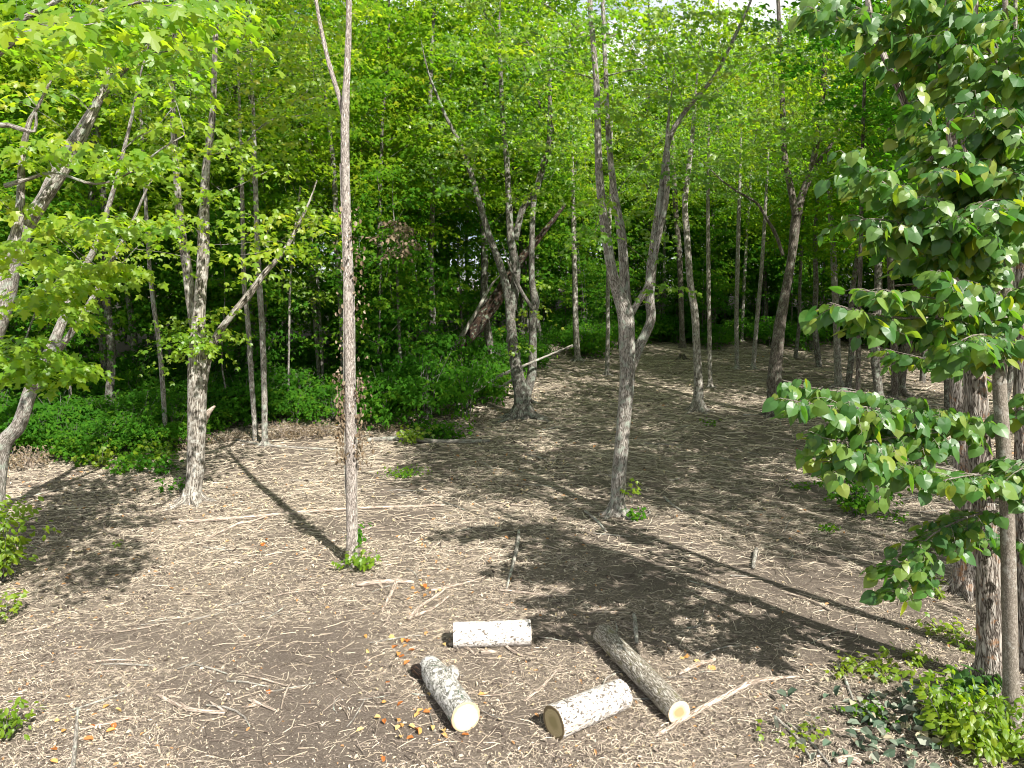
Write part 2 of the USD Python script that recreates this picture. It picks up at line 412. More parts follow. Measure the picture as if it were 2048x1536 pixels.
def cut_material(name, ring_a, ring_b, edge, heart):
    return usdkit.material(stage, '/World/Looks/' + name, {
        'a': ('attribute', {'attribute': 'lp'}),
        'w': ('wave_texture', {'wave_type': 'rings', 'rings_direction': 'z', 'scale': 22.0, 'distortion': 1.2, 'detail': 2.0, 'detail_scale': 1.5}),
        'r': ('rgb_ramp', {'ramp': [(0, ring_a), (1, ring_b)]}),
        'l': ('vector_math', {'math_type': 'length'}),
        'n': ('noise_texture', {'scale': 9.0, 'detail': 4.0}),
        'ad': ('math', {'math_type': 'multiply_add', 'value2': 0.07}),
        'r2': ('rgb_ramp', {'ramp': [(0, (1, 1, 1)), (.085, (1, 1, 1)), (.125, (0, 0, 0)), (1, (0, 0, 0))]}),
        'r3': ('rgb_ramp', {'ramp': [(0, (0, 0, 0)), (.172, (0, 0, 0)), (.18, (1, 1, 1)), (1, (1, 1, 1))]}),
        'm1': ('mix_color', {'b': heart}), 'm2': ('mix_color', {'b': edge}),
        'p': ('principled_bsdf', {'roughness': .8, 'specular_ior_level': .2})},
        [('a.vector', 'w.vector'), ('w.fac', 'r.fac'), ('a.vector', 'l.vector1'), ('a.vector', 'n.vector'), ('n.fac', 'ad.value1'), ('l.value', 'ad.value3'),
         ('ad.value', 'r2.fac'), ('ad.value', 'r3.fac'), ('r2.color', 'm1.fac'), ('r.color', 'm1.a'), ('r3.color', 'm2.fac'), ('m1.result', 'm2.a'), ('m2.result', 'p.base_color')],
        surface='p.BSDF')


M['cut_fresh'] = cut_material('cut_fresh', (.46, .37, .23), (.60, .52, .36), (.40, .30, .18), (.60, .50, .28))
M['cut_pale'] = cut_material('cut_pale', (.50, .38, .24), (.60, .49, .33), (.36, .25, .14), (.36, .22, .11))
M['cut_shaded'] = cut_material('cut_shaded', (.24, .19, .10), (.30, .25, .14), (.12, .09, .05), (.20, .165, .08))  # greenish log ends, their shade painted into the wood colour
M['raw_wood'] = tone_material('raw_wood', [(0, (.62, .47, .30)), (1, (.66, .52, .36))], .8)

# ------------------------------------------------------------------ ground
def cover(x, y):
    """0 = bare soil, 1 = thick litter"""
    x, y = np.asarray(x, float), np.asarray(y, float)
    n = meshkit.fbm(np.stack([x * .42 + 3, y * .42, 0 * x], -1), 4, 21)
    c = np.clip((n - 0.30) / 0.16, 0, 1)
    for px, py, rx, ry in BARE:
        c = c * (1 - 0.8 * np.exp(-((x - px) / rx / .8) ** 2 - ((y - py) / ry / .8) ** 2))
    return c


BARE = [(*gpix(px, py)[:2], rx, ry) for px, py, rx, ry in ((1340, 1110, 1.4, .9), (1180, 1085, 1.0, .7), (560, 1120, 1.1, .8), (250, 1275, 1.6, .7), (480, 1300, 1.5, .45), (740, 1470, .8, .6), (1060, 1430, .9, .5),
                                                     (970, 1330, .5, .6), (1120, 1260, 1.0, .5), (1570, 1245, 1.3, .5), (1500, 940, 1.3, 1.4), (580, 930, 1.3, 1.3), (960, 1480, .9, .5))]

xs = np.unique(np.concatenate([np.arange(-15, 15.01, .11), np.arange(-60, 61, 2.5), [-1500, -700, -300, -150, 150, 300, 700, 1500]]))
ys = np.unique(np.concatenate([np.arange(4.5, 28, .11), np.arange(28, 45, .35), np.arange(-40, 121, 3.0), [-1500, -600, -150, 200, 400, 800, 1500]]))
GX, GY = np.meshgrid(xs, ys, indexing='ij')
GZ = zfine(GX, GY)
gv = np.stack([GX, GY, GZ], -1).reshape(-1, 3)
i, j = np.meshgrid(np.arange(len(xs) - 1), np.arange(len(ys) - 1), indexing='ij')
q = np.stack([i * len(ys) + j, (i + 1) * len(ys) + j, (i + 1) * len(ys) + j + 1, i * len(ys) + j + 1], -1).reshape(-1, 4)
M['soil'] = usdkit.material(stage, '/World/Looks/soil', {
    'a': ('attribute', {'attribute': 'rnd'}), 'g': ('geometry', {}),
    'n1': ('noise_texture', {'scale': 45.0, 'detail': 4.0, 'roughness': .75}),
    'n2': ('noise_texture', {'scale': 1.6, 'detail': 3.0}),
    'mp': ('mapping', {'scale': (26.0, 90.0, 40.0), 'rotation': (0, 0, .3)}),
    'n3': ('noise_texture', {'scale': 1.0, 'detail': 4.0, 'roughness': .72, 'distortion': 1.4}),
    'rs': ('rgb_ramp', {'ramp': [(0, (.040, .030, .026)), (.38, (.074, .058, .047)), (.56, (.128, .104, .085)), (.68, (.225, .186, .148)), (1, (.30, .25, .21))]}),
    'rt': ('rgb_ramp', {'ramp': [(0, (.05, .038, .030)), (.40, (.085, .068, .055)), (.54, (.186, .153, .118)), (.66, (.345, .292, .228)), (1, (.48, .42, .335))]}),
    'md': ('math', {'math_type': 'multiply_add', 'value2': .55, 'value3': -.12}), 'ms': ('math', {'math_type': 'add', 'use_clamp': True}),
    'mx': ('mix_color', {}),
    'bp': ('bump', {'strength': .8, 'distance': .03}),
    'p': ('principled_bsdf', {'roughness': .95, 'specular_ior_level': .15})},
    [('g.position', 'n1.vector'), ('g.position', 'n2.vector'), ('g.position', 'mp.vector'), ('mp.vector', 'n3.vector'), ('n1.fac', 'rs.fac'), ('n3.fac', 'rt.fac'),
     ('n2.fac', 'md.value1'), ('a.fac', 'ms.value1'), ('md.value', 'ms.value2'), ('ms.value', 'mx.fac'), ('rs.color', 'mx.a'), ('rt.color', 'mx.b'), ('mx.result', 'p.base_color'),
     ('n3.fac', 'bp.height'), ('bp.normal', 'p.normal')], surface='p.BSDF')
gmb = MB().add(gv, np.vstack([q[:, [0, 1, 2]], q[:, [0, 2, 3]]]), rnd=cover(gv[:, 0], gv[:, 1]) * .8)
tag(gmb.build('/World/ground', M['soil'], smooth=True, lp=False), kind='structure')

EDGE = [(-60, 19), (-16, 20.0), (-13, 20.5), (-9.5, 22.3), (-6.5, 23.5), (-3.5, 24.6), (-1.2, 26.5), (.6, 31), (1.5, 37.5), (6, 41), (12, 41), (18, 40), (24, 36), (60, 34)]


def edge_y(x):
    return np.interp(x, [e[0] for e in EDGE], [e[1] for e in EDGE]) + np.where(np.asarray(x) > 1, 1.3 * np.sin(np.asarray(x) * 1.1) + .9 * np.sin(np.asarray(x) * 2.7 + 1), 0)


def scatter_ground(rng, n, power=1.5, ymin=6.6, ymax=44, back=1.5):
    """points of the clearing that the view takes in, thinning with distance"""
    u = rng.uniform(0, 1, n * 3)
    a = 1.0037 - power
    Y = (ymin ** (a + 1) + u * (ymax ** (a + 1) - ymin ** (a + 1))) ** (1 / (a + 1))
    X = rng.uniform(-.78, .78, len(Y)) * Y
    ok = Y < edge_y(X) + back
    return X[ok][:n], Y[ok][:n]


def strips(rng, X, Y, length, width, lift):
    """curved flat chips and straws lying on the ground: 4 triangles each"""
    N = len(X)
    a = rng.normal(0.0, .8, N) + np.where(rng.uniform(0, 1, N) < .3, PI / 2, 0)
    bend = rng.normal(0, .12, N)
    z0 = zfine(X, Y)
    tilt = rng.normal(0, .10, N)
    V = np.zeros((N, 6, 3))
    for kx, s in enumerate((-.5, 0, .5)):
        off = bend * length * (1 - 4 * s * s) * .5
        cx = X + np.cos(a) * s * length - np.sin(a) * off; cy = Y + np.sin(a) * s * length + np.cos(a) * off
        arch = lift * (1 - 3 * s * s) + s * length * tilt
        for e, w in enumerate((-.5, .5)):
            ww = width * (1 if s == 0 else .55) * w
            V[:, 2 * kx + e] = np.stack([cx - np.sin(a) * ww, cy + np.cos(a) * ww, z0 + .006 + np.maximum(arch, -.004) + e * width * .35], -1)
    Fc = np.array([[0, 2, 1], [1, 2, 3], [2, 4, 3], [3, 4, 5]])
    f = Fc[None] + (np.arange(N) * 6)[:, None, None]
    return V.reshape(-1, 3), f.reshape(-1, 3)


rng = np.random.default_rng(11)
lit = MB()
X, Y = scatter_ground(rng, 190000, 1.7)
keep = rng.uniform(0, 1, len(X)) < .12 + .88 * cover(X, Y)
X, Y = X[keep], Y[keep]
g = np.clip(Y / 11, .8, 2.2)
v, f = strips(rng, X, Y, rng.uniform(.03, .13, len(X)) * rng.choice([.6, 1, 1, 1.5], len(X)) * g, rng.uniform(.003, .009, len(X)) * g, rng.uniform(.0, .03, len(X)))
lit.add(v, f, v, np.repeat(rng.uniform(0, 1, len(X)) ** 1.0 * .83, 6))
X, Y = scatter_ground(rng, 9500, 1.25, 12.0, 40)                         # longer bleached straws, mostly farther out
N = len(X)
v, f = strips(rng, X, Y, rng.uniform(.18, .6, N) * np.clip(Y / 14, .8, 1.8), rng.uniform(.006, .012, N) * np.clip(Y / 14, .8, 1.8), rng.uniform(.0, .03, N))
lit.add(v, f, v, np.repeat(rng.choice([.02, .1, .2, .3, .5, .52, .55], N), 6))
X, Y = scatter_ground(rng, 17000, 1.9)
keep = rng.uniform(0, 1, len(X)) < .15 + .85 * cover(X, Y)
X, Y = X[keep], Y[keep]
left = rng.uniform(0, 1, len(X)) < np.where(X < 1.5, .9, .4)          # more fallen leaves on the left and round the logs
X, Y = X[left], Y[left]
N = len(X)
lv = place((L_CURL[0] * [.75, 1, 1.1], L_CURL[1]), np.column_stack([X, Y, zfine(X, Y) + .012]), rng.uniform(0, 6.3, N), rng.normal(.1, .35, N), rng.normal(0, .5, N), rng.uniform(.03, .085, N) * np.clip(Y / 12, .8, 1.6),
           rng.choice([.05, .05, .25, .30, .45, .57, .60, .61, .85, .87, .95], N))
lit.add(lv[0], lv[1], lv[2], lv[3])
X, Y = scatter_ground(rng, 42000, 2.2, 6.6, 24)                     # crumbs, also on the bare soil
N = len(X); sz = rng.uniform(.008, .026, N)
cr = place((np.array([(0, 0, .15), (.5, .3, 0), (.1, 1, .2), (-.4, .45, 0)], float), np.array([[0, 1, 2], [0, 2, 3]])), np.column_stack([X, Y, zfine(X, Y) + .007]), rng.uniform(0, 6.3, N), rng.normal(.1, .3, N), rng.normal(0, .4, N), sz, rng.uniform(0, .83, N))
lit.add(cr[0], cr[1], cr[2], cr[3])
tag(lit.build('/World/leaf_litter', M['litter'], lp=False), 'dry straw, chips and fallen leaves strewn over the clearing floor', 'litter', kind='stuff')

# ------------------------------------------------------------------ trees
def stem_px(pts, Y0=None, lean=0.0, top=None, ws=1.0):
    """a stem from pixels (x, y, width) of the photograph. Its foot is on the ground seen there (or at depth Y0); lean moves it back per pixel row"""
    if Y0 is None:
        b = gpix(pts[0][0], pts[0][1]); Y0 = b[1]
    P, R = [], []
    for px, py, w in pts:
        Yk = Y0 + lean * (pts[0][1] - py)
        p = at(px, py, Yk)
        P.append(p); R.append(ws * w / 2 / F * np.dot(p - EYE, FWD))
    if top:
        h, r = top                                       # goes on upward out of the frame
        d = P[-1] - P[-2]; d = d / max(d[2], .3)
        z = P[-1][2]
        for kk in (.5, 1.0):
            P.append(P[-1] + (d * .6 + np.array([0, 0, .4])) * (h - z) * .5); R.append(R[-1] + (r - R[-1]) * kk)
    return np.array(P), np.array(R)


def make_tree(name, label, cat, stems, bark, tips=None, group=None, leaf=None, R=.6, n=55, size=.12, tm=L_MAPLE8, seed=0, sides=14, step=.16, skel_from=None, rough=.06, ridges=.0, k=.0042, extra=None, foot=True):
    rng = np.random.default_rng(seed + 1000)
    base = stems[0][0][0].copy()
    base[2] = float(zt(base[0], base[1])) if foot else base[2]
    path = thing(name, base, label, cat, group)
    skel = []
    for i, (P, r) in enumerate(stems):
        P, r = np.array(P, float), np.array(r, float)
        if i == 0 and foot:                              # root flare, sunk a little into the ground
            P = np.vstack([P[0] - [0, 0, .15], P[0] + [0, 0, .04], P[0] + (P[1] - P[0]) * min(.5, .35 / max(np.linalg.norm(P[1] - P[0]), .01)), P[1:]])
            r = np.concatenate([[r[0] * 1.45, r[0] * 1.25, r[0] * .98], r[1:]])
        if r[-1] > .012:
            d = P[-1] - P[-2]; d = d / np.linalg.norm(d) + [0, 0, .15]
            P = np.vstack([P, P[-1] + d * .7, P[-1] + d * 1.5 + [.1, 0, .1]]); r = np.concatenate([r, [r[-1] * .6, .004]])
        Q, rr = smoothline(P, r, step)
        v, f, lp = tube(Q, rr, sides if i == 0 else max(6, sides - 3), rough, seed + i, ridges)
        MB().add(v, f, lp).build(partname(path, 'trunk' if i == 0 else 'limb'), bark, base, smooth=True)
        skel.append(Q if skel_from is None or i else Q[Q[:, 2] > skel_from])
    r0 = stems[0][1][0]
    if foot and r0 > .085:
        for a in np.arange(5) * 1.257 + rng.uniform(0, 1.2):
            aa = a + rng.normal(0, .2); L = r0 * rng.uniform(2.3, 3.6)
            d = np.array([math.cos(aa), math.sin(aa), 0])
            P = np.array([base + d * r0 * .55 + [0, 0, r0 * 1.7], base + d * r0 * 1.25 + [0, 0, r0 * .45], base + d * (r0 + L * .5) + [0, 0, -.01], base + d * (r0 + L) + [0, 0, -.10]])
            v, f, lp = tube(*smoothline(P, np.array([.42, .42, .27, .12]) * r0, .06), 8, .12, seed)
            MB().add(v, f, lp).build(partname(path, 'root'), bark, base, smooth=True)
    skel = np.vstack(skel)
    if extra:
        extra(path, base, rng)
    if tips is not None and len(tips):
        tips = np.asarray(tips)
        tag(grow(rng, skel[::2] if len(skel) > 60 else skel, tips, k).build(partname(path, 'branches'), bark, base, smooth=True), kind='stuff')
        lv = place(tm, *spray_leaves(rng, tips, rng.uniform(.7, 1.25, len(tips)) * R, n, size, tm), tilt=.45)
        c = MB().add(*lv).build(partname(path, 'crown'), leaf or M['maple_leaf'], base, lp=False)
        tag(c, kind='stuff')
    return path


def crown_px(rng, spots, n):
    """spray centres spread about (px, py, depth, half width px, half height px) patches of the photograph"""
    out = []
    tot = sum(s[3] * s[4] for s in spots)
    for px, py, Y, a, b in spots:
        m = max(1, int(round(n * a * b / tot)))
        for _ in range(m):
            t, u = rng.uniform(0, 2 * PI), math.sqrt(rng.uniform(0, 1))
            out.append(at(px + a * u * math.cos(t), py + b * u * math.sin(t), Y + rng.normal(0, .09 * Y)))
    return np.array(out)


R0 = np.random.default_rng(4)
# the pale straight pole tree at centre left
st = [stem_px([(705, 1130, 30), (702, 900, 27), (697, 600, 25), (692, 400, 22), (690, 250, 21), (695, 120, 16), (698, 0, 14)], top=(15.5, .03), ws=.8),
      stem_px([(691, 262, 15), (684, 215, 12), (655, 115, 10), (632, 0, 8), (620, -120, 6)], Y0=12.3, ws=.85)]
b = st[0][0][-1]
make_tree('poplar_tree', 'straight bare pale grey pole tree forking high, brown withered vine on its trunk', 'tree', st, M['bark_poplar'], blob(R0, b + [-.2, 0, -1.0], (3.0, 3.0, 2.4), 120), seed=1, sides=20, step=.1, ridges=.006, rough=.05, skel_from=10)
PX0 = st
# the three stemmed maple right of centre
st = [stem_px([(1233, 1030, 38), (1238, 950, 36), (1246, 860, 35), (1254, 760, 38), (1254, 680, 40), (1250, 625, 40), (1228, 560, 27), (1212, 470, 24), (1200, 370, 20), (1196, 280, 17), (1193, 170, 15), (1180, 0, 12)], top=(13.5, .03), ws=.8),
      stem_px([(1256, 640, 26), (1250, 570, 25), (1243, 470, 23), (1228, 380, 17), (1217, 270, 14), (1210, 120, 11), (1205, -20, 9)], Y0=15.75, ws=.8),
      stem_px([(1262, 735, 26), (1280, 690, 25), (1302, 640, 24), (1299, 590, 25), (1306, 510, 26), (1318, 430, 24), (1328, 350, 18), (1338, 280, 14), (1372, 220, 12), (1430, 150, 10), (1485, 40, 8)], Y0=15.4, ws=.78),
      stem_px([(1258, 635, 17), (1275, 606, 15), (1296, 568, 14), (1312, 500, 12), (1332, 400, 13), (1334, 330, 13)], Y0=15.25, ws=.85)]
tp = np.vstack([crown_px(R0, [(1230, 215, 15.5, 100, 70), (1290, 330, 15.2, 110, 35), (1215, 100, 16, 120, 60), (1400, 130, 15.8, 130, 80), (1100, 130, 16.5, 110, 70), (1500, 70, 16, 120, 60), (1300, 30, 15, 200, 40), (1240, 400, 15, 90, 30)], 80),
                crown_px(R0, [(1330, 575, 15, 22, 10), (1285, 470, 14.9, 40, 12), (1215, 465, 14.9, 30, 10)], 5), blob(R0, (2.2, 18.2, 12.4), (4.3, 3.0, 2.6), 160)])
make_tree('maple_tree', 'grey maple dividing into three stems, standing alone in the clearing right of centre', 'tree', st, M['bark_maple'], tp, seed=2, sides=20, step=.1, ridges=.007, skel_from=6.5, n=46, R=.55, size=.115)
# the maple at left with the side limb
def stub(path, base, rng):
    P, r = stem_px([(404, 850, 16), (416, 826, 12), (430, 812, 4)], Y0=16.5)
    Q, rr = smoothline(P, r, .05)
    v, f, lp = tube(Q, rr, 8, .12, 3)
    MB().add(v, f, lp).build(partname(path, 'broken_stub'), M['stick'], base, smooth=True)
st = [stem_px([(385, 1005, 40), (391, 930, 40), (394, 840, 42), (395, 750, 44), (396, 680, 36), (400, 600, 27), (406, 520, 28), (408, 440, 24), (412, 340, 18), (425, 230, 15), (430, 100, 12), (436, -20, 10)], top=(13, .03), ws=.84),
      stem_px([(390, 660, 22), (381, 590, 24), (372, 520, 22), (360, 440, 19), (352, 330, 15), (345, 200, 12), (350, 60, 10)], Y0=16.9, ws=.84),
      stem_px([(402, 765, 30), (414, 715, 24), (438, 665, 17), (470, 622, 15), (496, 592, 17), (530, 545, 13), (566, 505, 11), (596, 450, 8), (618, 405, 5), (634, 360, 1.5)], Y0=16.3, ws=.84)]
tp = np.vstack([crown_px(R0, [(415, 660, 15.6, 75, 28), (370, 690, 15.6, 60, 22), (450, 640, 15.6, 45, 20)], 12), crown_px(R0, [(560, 500, 16, 40, 22), (620, 430, 16.2, 40, 26), (520, 560, 16, 25, 14)], 9),
                crown_px(R0, [(420, 410, 14.5, 170, 40), (300, 470, 14.5, 120, 40), (470, 480, 15.0, 80, 30), (560, 430, 15.5, 80, 40), (400, 300, 15.5, 200, 60), (560, 250, 16.5, 150, 90), (380, 150, 16.5, 200, 90), (600, 120, 17, 120, 90)], 80), blob(R0, (-6.6, 17.2, 12.0), (4.0, 3.6, 2.4), 120)])
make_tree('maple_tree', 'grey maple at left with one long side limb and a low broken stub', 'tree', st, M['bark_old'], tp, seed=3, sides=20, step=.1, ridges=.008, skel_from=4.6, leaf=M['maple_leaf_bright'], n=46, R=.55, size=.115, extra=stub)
# the two trees leaning in from the left edge, with their near boughs of single leaves
def leaf_parts(path, base, mat, tm, items, cap=300, tilt=.45):
    """the nearest leaves as parts of their own, the rest as one part"""
    P, yaw, pitch, roll, size, rnd = items
    d = size / np.linalg.norm(P - EYE, axis=1)
    pr = (P - EYE) @ np.stack([RGT, UPV, FWD], 1)
    px, py = 1024 + F * pr[:, 0] / pr[:, 2], 768 - F * pr[:, 1] / pr[:, 2]
    d = np.where((px > 0) & (px < 2048) & (py > 0) & (py < 1536), d, 0)
    o = np.argsort(-d)
    for i in o[:cap]:
        MB().add(*place(tm, P[i:i + 1], yaw[i:i + 1], pitch[i:i + 1], roll[i:i + 1], size[i:i + 1], rnd[i:i + 1], tilt)).build(partname(path, 'leaf'), mat, base, lp=False)
    o = o[cap:]
    if len(o):
        tag(MB().add(*place(tm, P[o], yaw[o], pitch[o], roll[o], size[o], rnd[o], tilt)).build(partname(path, 'foliage'), mat, base, lp=False), kind='stuff')


YL = 9.4
def boughs_a(path, base, rng):
    tips = []
    for px, py, a, bb, n, Y in ((190, 300, 90, 22, 5, 9.0), (70, 300, 60, 22, 3, 8.6), (120, 180, 90, 30, 3, 9.4), (30, 480, 40, 50, 4, 8.6), (250, 330, 60, 20, 3, 9.2), (30, 400, 40, 40, 3, 9), (250, 130, 100, 40, 5, 9.5), (330, 220, 60, 30, 3, 9.8),
                                (60, 40, 70, 40, 5, 6.5), (170, 45, 60, 35, 4, 6.2), (260, 30, 60, 30, 4, 6.4), (370, 30, 60, 25, 3, 6.6), (330, 90, 60, 25, 3, 7.0), (460, 25, 50, 20, 2, 7.2)):
        for _ in range(n):
            tips.append(at(px + rng.uniform(-a, a), py + rng.uniform(-bb, bb), Y + rng.normal(0, .35)))
    tips = np.array(tips)
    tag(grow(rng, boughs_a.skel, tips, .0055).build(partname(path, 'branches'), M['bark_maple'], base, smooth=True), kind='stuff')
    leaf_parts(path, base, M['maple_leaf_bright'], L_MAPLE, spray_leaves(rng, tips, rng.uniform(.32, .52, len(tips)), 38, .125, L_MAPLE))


st = [stem_px([(-120, 960, 60), (-60, 780, 56), (0, 620, 52), (22, 530, 48), (50, 455, 44), (85, 400, 30), (120, 320, 24), (160, 260, 22), (205, 190, 20), (245, 140, 17), (300, 90, 14), (340, 20, 10)], top=(11, .02), ws=.8),
      stem_px([(55, 450, 26), (95, 390, 22), (140, 320, 20), (185, 230, 16), (210, 170, 13), (240, 90, 11), (262, -20, 9)], Y0=9.6),
      stem_px([(20, 520, 24), (38, 440, 18), (42, 370, 14), (45, 310, 12), (60, 240, 9), (75, 215, 6)], Y0=9.0),
      stem_px([(-90, 300, 16), (-10, 250, 10), (40, 258, 9), (70, 262, 7), (72, 225, 4)], Y0=8.5),
      stem_px([(-160, 190, 22), (-30, 90, 15), (20, 52, 13), (70, 25, 11), (125, -5, 9)], Y0=6.6),
      stem_px([(-160, 220, 20), (-10, 112, 13), (45, 70, 12), (95, 55, 11), (165, 32, 9), (230, 15, 7), (300, 0, 5)], Y0=6.3),
      stem_px([(10, 372, 9), (50, 360, 8), (110, 345, 6), (190, 368, 5), (260, 345, 4), (320, 300, 3), (370, 270, 2)], Y0=8.9)]
boughs_a.skel = np.vstack([smoothline(*s, .2)[0] for s in st])
YA = st[0][0][0][1]
make_tree('maple_tree', 'lichen spotted maple with several stems leaning in at the left edge', 'tree', st, M['bark_maple'], None, seed=4, sides=18, step=.1, ridges=.006, extra=boughs_a, foot=True)


def boughs_b(path, base, rng):
    tips = []
    for px, py, a, bb, n, Y in ((130, 575, 60, 28, 9, 11.5), (200, 535, 60, 16, 4, 11.8), (245, 545, 40, 14, 3, 11.8), (100, 600, 35, 18, 3, 11.2), (60, 725, 55, 22, 7, 10.8), (140, 735, 40, 14, 4, 11), (20, 700, 25, 20, 3, 10.5), (300, 450, 60, 18, 4, 13), (100, 450, 60, 20, 4, 12), (180, 420, 60, 25, 4, 12)):
        for _ in range(n):
            tips.append(at(px + rng.uniform(-a, a), py + rng.uniform(-bb, bb), Y + rng.normal(0, .4)))
    tips = np.array(tips)
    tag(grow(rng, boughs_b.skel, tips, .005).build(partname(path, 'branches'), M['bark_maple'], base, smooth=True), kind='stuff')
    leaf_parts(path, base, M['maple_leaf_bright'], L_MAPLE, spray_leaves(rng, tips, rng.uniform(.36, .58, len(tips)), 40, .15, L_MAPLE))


st = [stem_px([(-25, 918, 34), (5, 895, 30), (38, 850, 27), (62, 780, 25), (92, 722, 24), (122, 650, 18), (150, 570, 14), (188, 500, 12), (212, 430, 10), (235, 350, 8), (262, 240, 6)], Y0=14.5),
      stem_px([(97, 720, 15), (125, 690, 13), (160, 640, 12), (188, 590, 10), (225, 520, 8), (262, 450, 6)], Y0=14.2)]
st[0][0][0][2] = zt(st[0][0][0][0], 14.5)
boughs_b.skel = np.vstack([smoothline(*s, .2)[0] for s in st])
make_tree('maple_tree', 'thin crooked maple leaning right at the left wood edge, with low bright leaves', 'tree', st, M['bark_maple'], None, seed=5, sides=16, step=.1, ridges=.005, extra=boughs_b)

# slim trunks at the left wood edge
def slim(pts, label, bark='bark_maple', seed=0, lean=0.0, tipn=44, name='maple_tree', Y0=None, h=12.5, group=None, R=.75, crown_z=None, n=50, spread=2.6):
    s = stem_px(pts, Y0=Y0, lean=lean, top=(h, .025), ws=.85)
    t = s[0][-1]
    rg = np.random.default_rng(seed + 77)
    tips = blob(rg, t + [0, 0, -1.6], (spread, spread, 2.6), tipn)
    low = t[2] - 6 if crown_z is None else crown_z
    return make_tree(name, label, 'tree', [s], M[bark], tips, group=group, seed=seed, sides=10, step=.22, R=R, n=n, size=.13, tm=L_MAPLE4, skel_from=low, ridges=.004)


slim([(333, 900, 12), (326, 780, 11), (318, 690, 10), (306, 600, 10), (298, 520, 9), (290, 380, 8)], 'slender pale lichened trunk left of the limbed maple at the wood edge', seed=20)
slim([(512, 880, 13), (503, 760, 12), (497, 660, 12), (488, 560, 11), (485, 420, 10)], 'left one of two slim grey trunks at the wood edge right of the limbed maple', seed=21)
slim([(530, 890, 15), (528, 760, 14), (524, 650, 14), (518, 560, 14), (514, 470, 13), (510, 330, 11)], 'right and thicker of two slim grey trunks behind the withered brush', seed=22)
slim([(640, 790, 9), (634, 700, 9), (627, 600, 10), (622, 500, 10), (615, 350, 9)], 'left of two thin twin trunks just left of the pole tree', seed=23, Y0=27)
slim([(647, 790, 8), (643, 700, 8), (637, 600, 8), (632, 500, 7), (628, 380, 7)], 'right of two thin twin trunks just left of the pole tree', seed=24, Y0=27.2)
slim([(576, 860, 5), (578, 700, 5), (580, 580, 5), (588, 480, 5), (600, 380, 4)], 'whip thin pale sapling stem between the two slim trunks and the pole tree', seed=25, Y0=24, h=8, tipn=14, spread=1.2)
slim([(272, 720, 15), (266, 660, 16), (258, 600, 14), (250, 540, 12), (244, 430, 10)], 'knotty lichened trunk rising from undergrowth between the crooked maple and the slender pale trunk', seed=26, Y0=27)
slim([(85, 700, 14), (80, 600, 13), (76, 500, 12), (70, 330, 11)], 'grey trunk in deep shade behind the crooked leaning maple', seed=27, Y0=29)
# centre group
st = [stem_px([(1045, 835, 40), (1041, 780, 34), (1030, 720, 28), (1022, 650, 22), (1016, 590, 20), (1000, 530, 17), (978, 470, 15), (960, 410, 14), (940, 340, 12), (922, 290, 11), (895, 240, 8), (870, 180, 6)], lean=.002, ws=.85),
      stem_px([(1026, 620, 20), (1032, 540, 20), (1022, 480, 19), (1018, 420, 16), (1014, 330, 14), (1005, 230, 11), (1000, 100, 9)], Y0=26.6, ws=.85),
      stem_px([(1030, 480, 14), (1045, 420, 13), (1072, 380, 12), (1085, 340, 12), (1100, 290, 12), (1102, 250, 9), (1075, 200, 6)], Y0=26.7)]
tp = crown_px(R0, [(1000, 260, 26, 160, 90), (930, 330, 25, 100, 60), (1090, 250, 26, 90, 70), (1050, 380, 25.5, 60, 40), (1050, 690, 24.8, 50, 12), (1040, 640, 25, 25, 25), (1000, 120, 27, 160, 60)], 90)
tp = np.vstack([tp, blob(R0, (.2, 26.5, 11.8), (3.6, 3, 2.6), 70)])
make_tree('maple_tree', 'gnarled twisted old maple at the end of the leafy thicket in the centre', 'tree', st, M['bark_far'], tp, seed=6, sides=16, step=.12, ridges=.012, rough=.14, skel_from=5.5, tm=L_MAPLE8, n=42, R=.7, size=.14)
st = [stem_px([(1050, 800, 20), (1064, 745, 18), (1066, 690, 16), (1065, 630, 15), (1070, 605, 18), (1064, 560, 12), (1064, 470, 11), (1068, 400, 11), (1085, 330, 10), (1098, 280, 9), (1100, 170, 8)], Y0=26.4, top=(12.5, .03)),
      stem_px([(1066, 618, 9), (1052, 598, 8), (1040, 577, 7)], Y0=26.3)]
make_tree('maple_tree', 'thin knotted trunk with a short bare snag beside the gnarled old maple', 'tree', st, M['bark_far'], np.vstack([crown_px(R0, [(1085, 625, 25.5, 20, 14), (1080, 560, 25.8, 20, 14)], 5), blob(R0, st[0][0][-1] - [0, 0, 1.5], (2, 2, 2.4), 30)]), seed=7, sides=12, step=.12, ridges=.006, rough=.1, n=36, R=.5, size=.14, skel_from=4.2)
slim([(1155, 722, 16), (1151, 640, 14), (1150, 570, 13), (1148, 500, 12), (1146, 400, 10)], 'mottled straight trunk at the back of the clearing behind the three stemmed maple', seed=30, bark='bark_old')
slim([(1214, 750, 11), (1216, 660, 10), (1216, 560, 9), (1220, 430, 8)], 'thin dark green trunk just left of the three stemmed maple', seed=31)
slim([(1395, 822, 28), (1397, 770, 22), (1393, 690, 18), (1390, 630, 18), (1380, 560, 16), (1374, 470, 15), (1370, 400, 14), (1382, 300, 12)], 'dark trunk with a pale worn foot right of the three stemmed maple', seed=32, bark='bark_old', tipn=60, n=60)
slim([(1365, 690, 14), (1362, 600, 13), (1358, 500, 13), (1350, 400, 12), (1345, 280, 10)], 'dark twin trunk left of the one with the pale worn foot', seed=33, bark='bark_shaded', Y0=36)
slim([(1420, 775, 11), (1419, 680, 10), (1417, 560, 10), (1416, 420, 9)], 'thin mottled trunk right of the one with the pale worn foot', seed=34, bark='bark_old')
slim([(1474, 738, 11), (1473, 640, 10), (1475, 540, 10), (1478, 420, 9)], 'left one of a pair of slim trunks left of the dark forked tree', seed=35)
